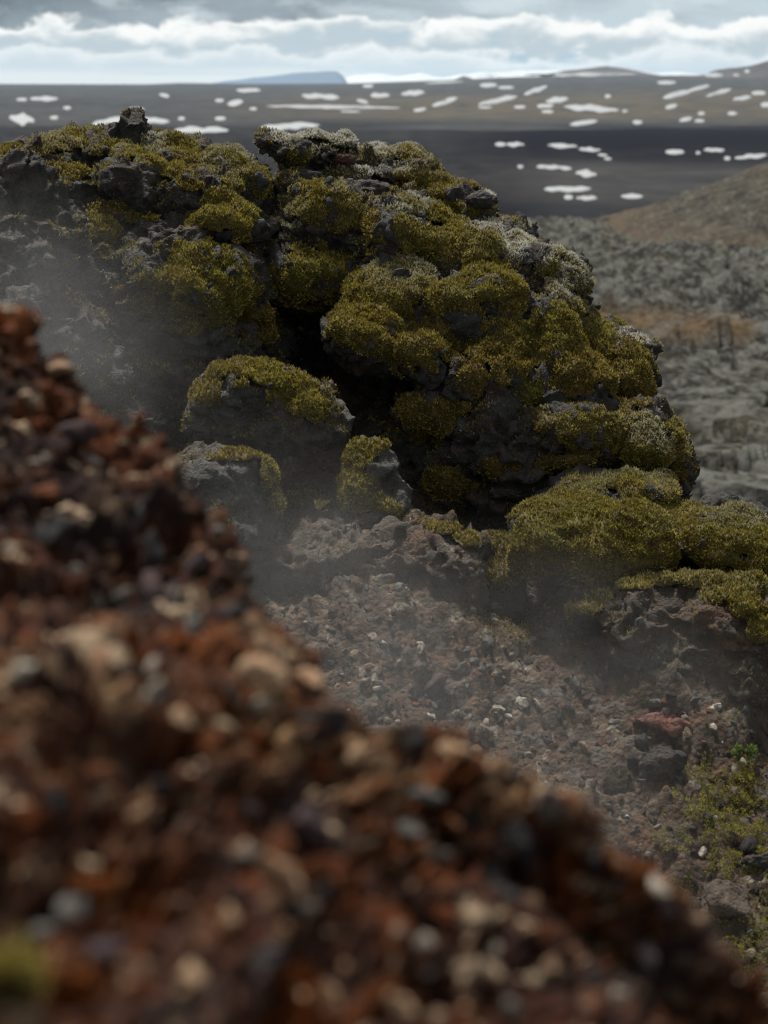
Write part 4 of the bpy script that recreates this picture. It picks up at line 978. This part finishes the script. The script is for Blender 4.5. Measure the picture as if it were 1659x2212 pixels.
# ------------------------------------------------------------------ snow patches lying on the plain
m, nt, p, out = new_mat('snow'); b = NB(nt); P = b.pos()
n1 = b.noise(P, .05, 4, .6)
nt.links.new(b.mix(b.maprange(n1, .3, .7), (.22, .235, .255), (.29, .305, .325)), p.inputs[0]); p.inputs['Roughness'].default_value = .6
M_SNOW = m
SN = [  # u, v, width, height, tilt (rise to the right), raggedness, label
    (95, 213, 62, 13, 0, .3, 'flat snow patch on the plain near the left edge, under the skyline'),
    (47, 215, 24, 9, 0, .3, 'faint small snow patch touching the flat one at far left'),
    (47, 257, 56, 28, -4, .6, 'chunky notched snow patch at the left edge, above the mossy outcrop'),
    (145, 233, 17, 10, 0, .2, 'small round snow patch between the flat one and the notched one at left'),
    (117, 254, 18, 10, 0, .2, 'small snow dot just right of the chunky notched patch'),
    (233, 262, 72, 18, 8, .4, 'snow streak rising rightward, left of the black pinnacle'),
    (294, 236, 36, 11, 0, .3, 'short snow patch directly over the black pinnacle'),
    (337, 260, 60, 15, -3, .3, 'tapering snow patch right of the black pinnacle'),
    (392, 256, 15, 11, 0, .2, 'snow dot above the big white drift of the left outcrop'),
    (435, 281, 120, 19, 0, .3, 'big bright snow drift just over the left outcrop'),
    (355, 206, 22, 11, -2, .7, 'broken little snow patch high above the left outcrop'),
    (474, 217, 20, 10, 0, .2, 'small snow patch left of the square one, high on the plain'),
    (508, 222, 34, 17, 3, .4, 'squarish snow patch high on the plain, above the outcrop gap'),
    (476, 256, 24, 11, 0, .2, 'oval snow patch right above the big drift'),
    (537, 195, 54, 12, 0, .3, 'snow patch close under the skyline, below the blue mountain left end'),
    (692, 208, 84, 15, -3, .4, 'snow wedge tapering left, above the long thin snow line'),
    (720, 231, 298, 9, -2, .25, 'longest thin snow line, crossing the plain over the outcrop gap'),
    (757, 241, 44, 5, 0, .3, 'faint snow sliver under the longest thin line'),
    (625, 273, 134, 18, 3, .5, 'bright snow drift right behind the head of the tall outcrop'),
    (547, 235, 16, 9, 0, .3, 'faint snow dot left of the longest thin line'),
    (783, 219, 25, 11, -3, .4, 'small slanted snow patch over the longest thin line'),
    (795, 186, 24, 10, 0, .3, 'small snow patch just under the skyline, below the snowy chain'),
    (821, 206, 42, 15, 0, .2, 'rounded snow patch, left one of a pair above the tall outcrop'),
    (892, 201, 52, 16, 2, .2, 'rounded snow patch, right one of a pair above the tall outcrop'),
    (961, 220, 56, 15, 9, .3, 'snow patch slanting up right, beside the rounded pair'),
    (907, 237, 28, 10, 2, .3, 'small dull snow patch below the slanting one'),
    (1055, 184, 38, 13, 0, .2, 'snow patch under the tiny skyline hillock, right side'),
    (1093, 189, 36, 9, 0, .3, 'thin snow patch right next to the one under the hillock'),
    (1075, 217, 86, 15, 9, .4, 'long snow patch slanting up right, centre right of the plain'),
    (1048, 232, 30, 6, 0, .3, 'snow sliver beneath the long slanting patch'),
    (1157, 195, 52, 14, 9, .3, 'slanting snow patch below the long low skyline hill'),
    (1203, 216, 50, 16, 3, .3, 'broad snow patch, upper one of the stacked three'),
    (1178, 229, 36, 12, 0, .2, 'snow patch, middle one of the stacked three'),
    (1183, 241, 26, 9, 0, .3, 'dull snow patch, lowest one of the stacked three'),
    (1123, 231, 26, 9, 0, .3, 'small snow patch left of the stacked three'),
    (1277, 234, 122, 17, -4, .3, 'big long snow drift tapering right, right half of the plain'),
    (1350, 240, 12, 8, 0, .2, 'tiny snow dot at the tip of the big long drift'),
    (1261, 265, 62, 13, 4, .4, 'snow patch at the near edge of the tan band'),
    (1313, 208, 13, 11, 0, .2, 'tiny snow dot alone above the big long drift'),
    (1377, 264, 21, 12, 0, .2, 'small round snow patch on the near edge of the tan band'),
    (1440, 178, 42, 11, 0, .3, 'snow patch under the foot of the right skyline hill'),
    (1464, 203, 66, 15, 8, .3, 'bright snow patch slanting up right, lower of a joined two'),
    (1510, 190, 46, 12, 5, .3, 'snow patch slanting up right, upper of a joined two'),
    (1553, 200, 56, 12, 8, .3, 'slanting snow streak right of the joined two'),
    (1603, 212, 40, 12, 3, .3, 'snow patch right of the slanting streak, lower'),
    (1639, 201, 32, 12, 0, .2, 'snow patch by the right edge, upper plain'),
    (1450, 230, 26, 13, 3, .3, 'small snow patch in the tan band under the joined two'),
    (1481, 258, 28, 12, 3, .3, 'snow patch at the tan band edge, left of a faint one'),
    (1511, 261, 22, 9, 0, .3, 'faint snow patch at the tan band edge'),
    (1515, 245, 15, 10, 0, .2, 'snow dot above the faint patch of the tan band'),
    (1582, 245, 20, 11, 0, .2, 'lone round snow dot in the tan band toward the right edge'),
    (1655, 226, 24, 15, 0, .2, 'snow patch cut by the right edge'),
    (1541, 162, 42, 11, 0, .3, 'snow patch on the slope of the right skyline hill'),
    (1614, 154, 12, 9, 0, .2, 'tiny snow spot high on the right skyline hill'),
    (1640, 127, 16, 7, 0, .2, 'snow fleck near the top of the right skyline hill'),
    (1590, 162, 14, 6, 0, .2, 'snow fleck low on the right skyline hill'),
    (1255, 161, 250, 9, 1, .3, 'long white snow line under the low skyline hill'),
    (960, 178, 84, 5, 2, .3, 'thin snow line along the skyline edge by the tiny hillock'),
    (1081, 312, 24, 12, 0, .5, 'small snow patch on the black lava, left of a ragged one'),
    (1113, 312, 40, 12, 0, .9, 'ragged snow patch on the black lava beside the crest'),
    (1215, 315, 66, 12, -1, .9, 'bright ragged snow patch on the black lava, left of a twin'),
    (1274, 323, 50, 11, -1, .9, 'ragged snow patch on the black lava, right of its brighter twin'),
    (1302, 335, 22, 7, -1, .9, 'crumbled snow scraps trailing off the ragged twins'),
    (1313, 343, 16, 8, 0, .5, 'faint snow dot below the ragged twins'),
    (1197, 362, 78, 13, -2, .8, 'snow patch in the brown lava band, level with the outcrop crest'),
    (1266, 375, 46, 17, -2, .8, 'stubby snow patch right of the one in the brown lava band'),
    (1226, 408, 104, 17, 1, .5, 'largest snow drift on the black lava, nearest above the lava field'),
    (1228, 426, 20, 13, 0, .6, 'snow dot hanging under the largest drift on black lava'),
    (1267, 428, 46, 12, 0, .8, 'ragged snow patch right under the largest drift'),
    (1365, 424, 48, 13, 0, .3, 'clean snow patch just above the foot of the brown hill'),
    (1458, 328, 42, 14, 0, .7, 'knobby snow patch on the black lava at right'),
    (1543, 324, 46, 12, 0, .5, 'snow patch on the black lava right of the knobby one'),
    (1622, 338, 72, 13, 3, .3, 'snow bar at the right edge behind the brown hill'),
    (1571, 342, 14, 11, 0, .4, 'snow dot left of the snow bar'),
    (1508, 330, 10, 9, 0, .4, 'tiny snow speck between two patches on the black lava'),
    (1124, 360, 13, 10, 0, .6, 'dim snow speck on the brown lava band by the crest'),
]


def snow_hit(u, v):
    return None


OBV = [GBV] + [BVHTree.FromPolygons([(o.matrix_basis @ x.co)[:] for x in o.data.vertices], [tuple(q.vertices) for q in o.data.polygons]) for o in bpy.data.objects if o.name.startswith('hill')]
for i, (u, v, w, h, tl, rg, lab) in enumerate(SN):
    h = h * .8
    best = None
    for bv in OBV:
        k = bv.ray_cast(Vector((0, 0, 0)), raydir(u, v))
        if k[0] is not None and (best is None or k[3] < best[1]): best = (bv, k[3])
    if best is None: print('snow misses', u, v); continue
    bv, dist = best
    xt = np.sin(np.linspace(-np.pi / 2, np.pi / 2, 29)); sm_ = min(1, 30 / w); env = (1 - np.abs(xt) ** 2.4) ** (.75 - .25 * sm_); rg = rg * (1 - .75 * sm_)
    fq = max(1.3, w / 60.0); zc_ = 0 * xt
    tp_ = env * np.clip(.46 + (.12 + .33 * (1 - sm_) + .5 * rg) * fbm(np.c_[xt * fq + i * 7.7, zc_, zc_], 3, 900) + .16 * rg * fbm(np.c_[xt * fq * 4 + i, zc_, zc_], 2, 905), .06, 1.2)
    bt_ = env * np.clip(.46 + (.12 + .33 * (1 - sm_) + .5 * rg) * fbm(np.c_[xt * fq + i * 3.3, zc_ + 5, zc_], 3, 902) + .16 * rg * fbm(np.c_[xt * fq * 4 + i, zc_ + 9, zc_], 2, 907), .06, 1.2)
    ox = np.r_[xt, xt[::-1][1:-1]]; oy = np.r_[-tp_, bt_[::-1][1:-1]]; na = len(ox)
    rings = []
    lift = dist * .00016 + .1
    for f, up in ((1.0, -.5), (.97, .35), (.8, .8), (.5, 1.0), (.2, 1.0)):
        du = ox * w / 2 * (f if f > .6 else f + .25); dv = oy * h * f
        pts = []
        for a_, b_ in zip(du, dv):
            vq = v + b_ - tl * a_ / (w / 2)
            k = bv.ray_cast(Vector((0, 0, 0)), raydir(u + a_, vq))
            if k[0] is None or abs(k[3] - dist) > dist * .45:
                dd = np.array(raydir(u + a_, vq)); pt = dd * dist if not pts else np.array(dd) * np.linalg.norm(pts[-1])
            else: pt = np.array(k[0])
            pts.append(pt + np.array([0, 0, lift * up]))
        rings.append(np.array(pts))
    c = rings[-1].mean(0)[None]
    V = np.concatenate(rings + [c]); F = []
    for k in range(4):
        a0 = np.arange(na) + k * na; a1 = np.roll(np.arange(na), -1) + k * na
        F.append(np.stack([a0, a0 + na, a1 + na, a1], 1))
    tri = np.stack([np.arange(na) + 4 * na, np.full(na, 5 * na), np.roll(np.arange(na), -1) + 4 * na], 1)
    Fq = np.concatenate(F)
    if vnormals(V, Fq)[:, 2].mean() < 0: Fq = Fq[:, ::-1]; tri = tri[:, ::-1]
    tag(mk('snow_patch', V, [Fq, tri], M_SNOW), lab, 'snow patch', 'snow patches on the far plain')

# ================================================================== steam drifting up between the bank and the rocks
def wisp(u, v, d, ru, rv, rd, rot, dens, label, seed):
    V0, F0 = ICO[3]; px = d * K
    c = at(u, v, d)
    o = mk('steam', V0, F0, None, origin=(0, 0, 0)); o.location = c
    o.scale = (ru * px, rd, rv * px); o.rotation_euler = (0, rot, 0)
    m = bpy.data.materials.new('steam'); m.use_nodes = True; nt = m.node_tree; nt.nodes.clear(); b = NB(nt)
    out = nt.nodes.new('ShaderNodeOutputMaterial'); pv = nt.nodes.new('ShaderNodeVolumePrincipled')
    pv.inputs['Color'].default_value = (.95, .96, .97, 1); pv.inputs['Anisotropy'].default_value = .5
    P = b.obj(); ln = b.n('ShaderNodeVectorMath', operation='LENGTH'); b.link(P, ln.inputs[0])
    f = b.maprange(ln.outputs['Value'], 1.0, 0.15, 0, 1, True)
    W = b.pos(); mp = b.n('ShaderNodeMapping'); b.link(W, mp.inputs[0]); mp.inputs['Location'].default_value = (seed * 3.1, 0, seed)
    n = b.noise(mp.outputs[0], 3.2, 5, .58, 1.3)
    f = b.math('MULTIPLY', f, b.maprange(n, .38, .66, .15, 1.7))
    b.link(b.math('MULTIPLY', f, dens), pv.inputs['Density'])
    nt.links.new(pv.outputs[0], out.inputs['Volume']); o.data.materials.append(m)
    tag(o, label, kind='stuff')


wisp(60, 690, 2.75, 560, 330, .8, .55, .18, 'steam rising over the dark crag at left', 1)
wisp(680, 1290, 2.5, 640, 330, .7, .75, .20, 'thickest steam drifting before the grey hump and the hollow', 2)
wisp(1080, 1620, 2.4, 700, 330, .65, .55, .20, 'pale steam trailing along the near bank over the scree', 3)
wisp(1250, 1380, 3.0, 640, 230, .55, .35, .17, 'thin steam veil under the big moss boulder', 4)

# ================================================================== air
lo, hi_ = np.array([-9000, -300, -260.0]), np.array([9000, 19500, 190.0])
V = np.array([[x, y, z] for x in (lo[0], hi_[0]) for y in (lo[1], hi_[1]) for z in (lo[2], hi_[2])])
F = np.array([[0, 1, 3, 2], [4, 6, 7, 5], [0, 4, 5, 1], [2, 3, 7, 6], [0, 2, 6, 4], [1, 5, 7, 3]])
HAZE = True
if HAZE:
    m = bpy.data.materials.new('haze'); m.use_nodes = True; nt = m.node_tree; nt.nodes.clear()
    out = nt.nodes.new('ShaderNodeOutputMaterial'); pv = nt.nodes.new('ShaderNodeVolumePrincipled')
    pv.inputs['Color'].default_value = (.66, .83, 1.0, 1); pv.inputs['Density'].default_value = 3.4e-5; pv.inputs['Anisotropy'].default_value = .2
    nt.links.new(pv.outputs[0], out.inputs['Volume'])
    o = mk('haze', V, F, m, smooth=False); tag(o, 'pale blue haze in the air over the plain', kind='stuff')

# ================================================================== sun, sky and clouds
SUN_EL, SUN_AZ = R(63), R(-22)      # sun high ahead of the camera, a little to the left
w = bpy.data.worlds.new('World'); S.world = w; w.use_nodes = True; nt = w.node_tree; nt.nodes.clear(); b = NB(nt)
out = nt.nodes.new('ShaderNodeOutputWorld'); bg = nt.nodes.new('ShaderNodeBackground'); nt.links.new(bg.outputs[0], out.inputs[0])
STR = 0.08
bg.inputs[1].default_value = STR
sky = b.n('ShaderNodeTexSky'); sky.sky_type = 'NISHITA'; sky.sun_disc = False; sky.sun_elevation = SUN_EL; sky.sun_rotation = SUN_AZ
D = b.n('ShaderNodeTexCoord').outputs['Generated']
sx = b.n('ShaderNodeSeparateXYZ'); b.link(D, sx.inputs[0])
az = b.math('ARCTAN2', sx.outputs[0], sx.outputs[1])
el = b.math('ARCSINE', sx.outputs[2])
deg = b.math('MULTIPLY', el, 57.2958)


def cvec(sa, se, oa=0., oe=0.):
    c = b.n('ShaderNodeCombineXYZ'); b.link(b.math('MULTIPLY_ADD', az, sa, oa), c.inputs[0]); b.link(b.math('MULTIPLY_ADD', el, se, oe), c.inputs[1])
    return c.outputs[0]


def L(r, g, bl):   # cloud colour divided by the background strength
    return (r / STR, g / STR, bl / STR)


skyc = b.mix(.75, sky.outputs[0], L(.25, .47, .64))
w1 = b.noise(cvec(8, 22), 1.0, 5, .55, .2); w2 = b.noise(cvec(27, 44, 2.0, 5.0), 1.0, 8, .55, .35); w3 = b.noise(cvec(21, 46, 7.0, 1.0), 1.0, 7, .58, .3)
strk = b.noise(cvec(5, 150, 1.0, 2.0), 1.0, 5, .6)


def below(top, k1, k2, a, c):   # degrees below the ragged top of a cloud bank
    return b.math('SUBTRACT', top, b.math('ADD', deg, b.math('ADD', b.math('MULTIPLY', b.math('SUBTRACT', a, .5), k1), b.math('MULTIPLY', b.math('SUBTRACT', c, .5), k2))))


# high grey layer: darkest toward the left, paler to the right
up = b.mix(b.maprange(b.math('ADD', az, b.math('MULTIPLY', b.math('SUBTRACT', w1, .5), .9)), -.22, .16), L(.10, .13, .155), L(.46, .54, .58))
up = b.mix(b.maprange(w3, .48, .66, 0, .55), up, L(.62, .69, .72))
# main cumulus bank
t1 = below(2.12, 1.0, 2.2, w1, w2)
s1 = b.maprange(b.math('ADD', t1, b.math('MULTIPLY', b.math('SUBTRACT', w3, .5), 2.4)), .05, .85, 0, 1, True)
c1 = b.mix(s1, L(.85, .85, .825), L(.43, .50, .535))
col = b.mix(b.maprange(t1, -.07, .15, 0, 1, True), up, c1)
# blue showing through
gap = b.math('MULTIPLY', b.maprange(w3, .55, .63, 0, .8, True), b.math('MULTIPLY', b.maprange(deg, 1.9, 1.3), b.maprange(az, -.08, .06)))
col = b.mix(gap, col, skyc)
# lower bank
t2 = below(1.12, 1.3, 1.9, w3, w2)
s2 = b.maprange(b.math('ADD', t2, b.math('MULTIPLY', b.math('SUBTRACT', w1, .5), .8)), .0, .7, 0, 1, True)
c2 = b.mix(s2, L(.84, .86, .85), L(.58, .65, .68))
col = b.mix(b.maprange(t2, -.12, .22, 0, .9, True), col, c2)
# pale cream air at the skyline on the left, bluer to the right
low = b.maprange(b.math('ADD', deg, b.math('MULTIPLY', b.math('SUBTRACT', strk, .5), .9)), .62, .18, 0, .9, True)
col = b.mix(low, col, b.mix(b.maprange(b.math('ADD', az, b.math('MULTIPLY', b.math('SUBTRACT', strk, .5), .6)), -.10, .08), L(.80, .82, .79), L(.42, .58, .69)))
# the overcast overhead
over = b.noise(D, 2.2, 5, .55, .4)
oc = b.mix(b.maprange(over, .38, .62), L(.19, .20, .205), L(.49, .51, .515))
col = b.mix(b.maprange(deg, 4, 9, 0, 1, True), col, oc)
b.link(col, bg.inputs[0])

sl = bpy.data.lights.new('sun', 'SUN'); sl.energy = 5.0; sl.angle = R(9.0); sl.color = (1, .95, .86)
so = bpy.data.objects.new('sun', sl); C.objects.link(so)
dv = Vector((math.sin(SUN_AZ) * math.cos(SUN_EL), math.cos(SUN_AZ) * math.cos(SUN_EL), math.sin(SUN_EL)))
so.rotation_euler = (-dv).to_track_quat('-Z', 'Y').to_euler(); so.location = dv * 30

# ================================================================== camera
cam = bpy.data.cameras.new('camera'); co = bpy.data.objects.new('camera', cam); C.objects.link(co); S.camera = co
cam.sensor_fit = 'HORIZONTAL'; cam.sensor_width = 24; cam.lens = 50; cam.clip_start = .05; cam.clip_end = 100000
co.location = (0, 0, 0); co.rotation_euler = (R(75), 0, 0)
cam.dof.use_dof = True; cam.dof.focus_distance = 4.4; cam.dof.aperture_fstop = 4.2; cam.dof.aperture_blades = 0

vs = S.view_settings; vs.view_transform = 'Standard'; vs.look = 'None'; vs.exposure = 0.3; vs.gamma = 1.0
S.display_settings.display_device = 'sRGB'
cy = S.cycles
cy.max_bounces = 6; cy.diffuse_bounces = 3; cy.glossy_bounces = 2; cy.transmission_bounces = 3; cy.volume_bounces = 1; cy.transparent_max_bounces = 6
cy.caustics_reflective = False; cy.caustics_refractive = False
cy.use_denoising = True; cy.denoiser = 'OPENIMAGEDENOISE'; cy.denoising_input_passes = 'RGB_ALBEDO_NORMAL'
cy.use_adaptive_sampling = False; cy.filter_width = 1.15
cy.volume_max_steps = 64; cy.volume_step_rate = 1.0
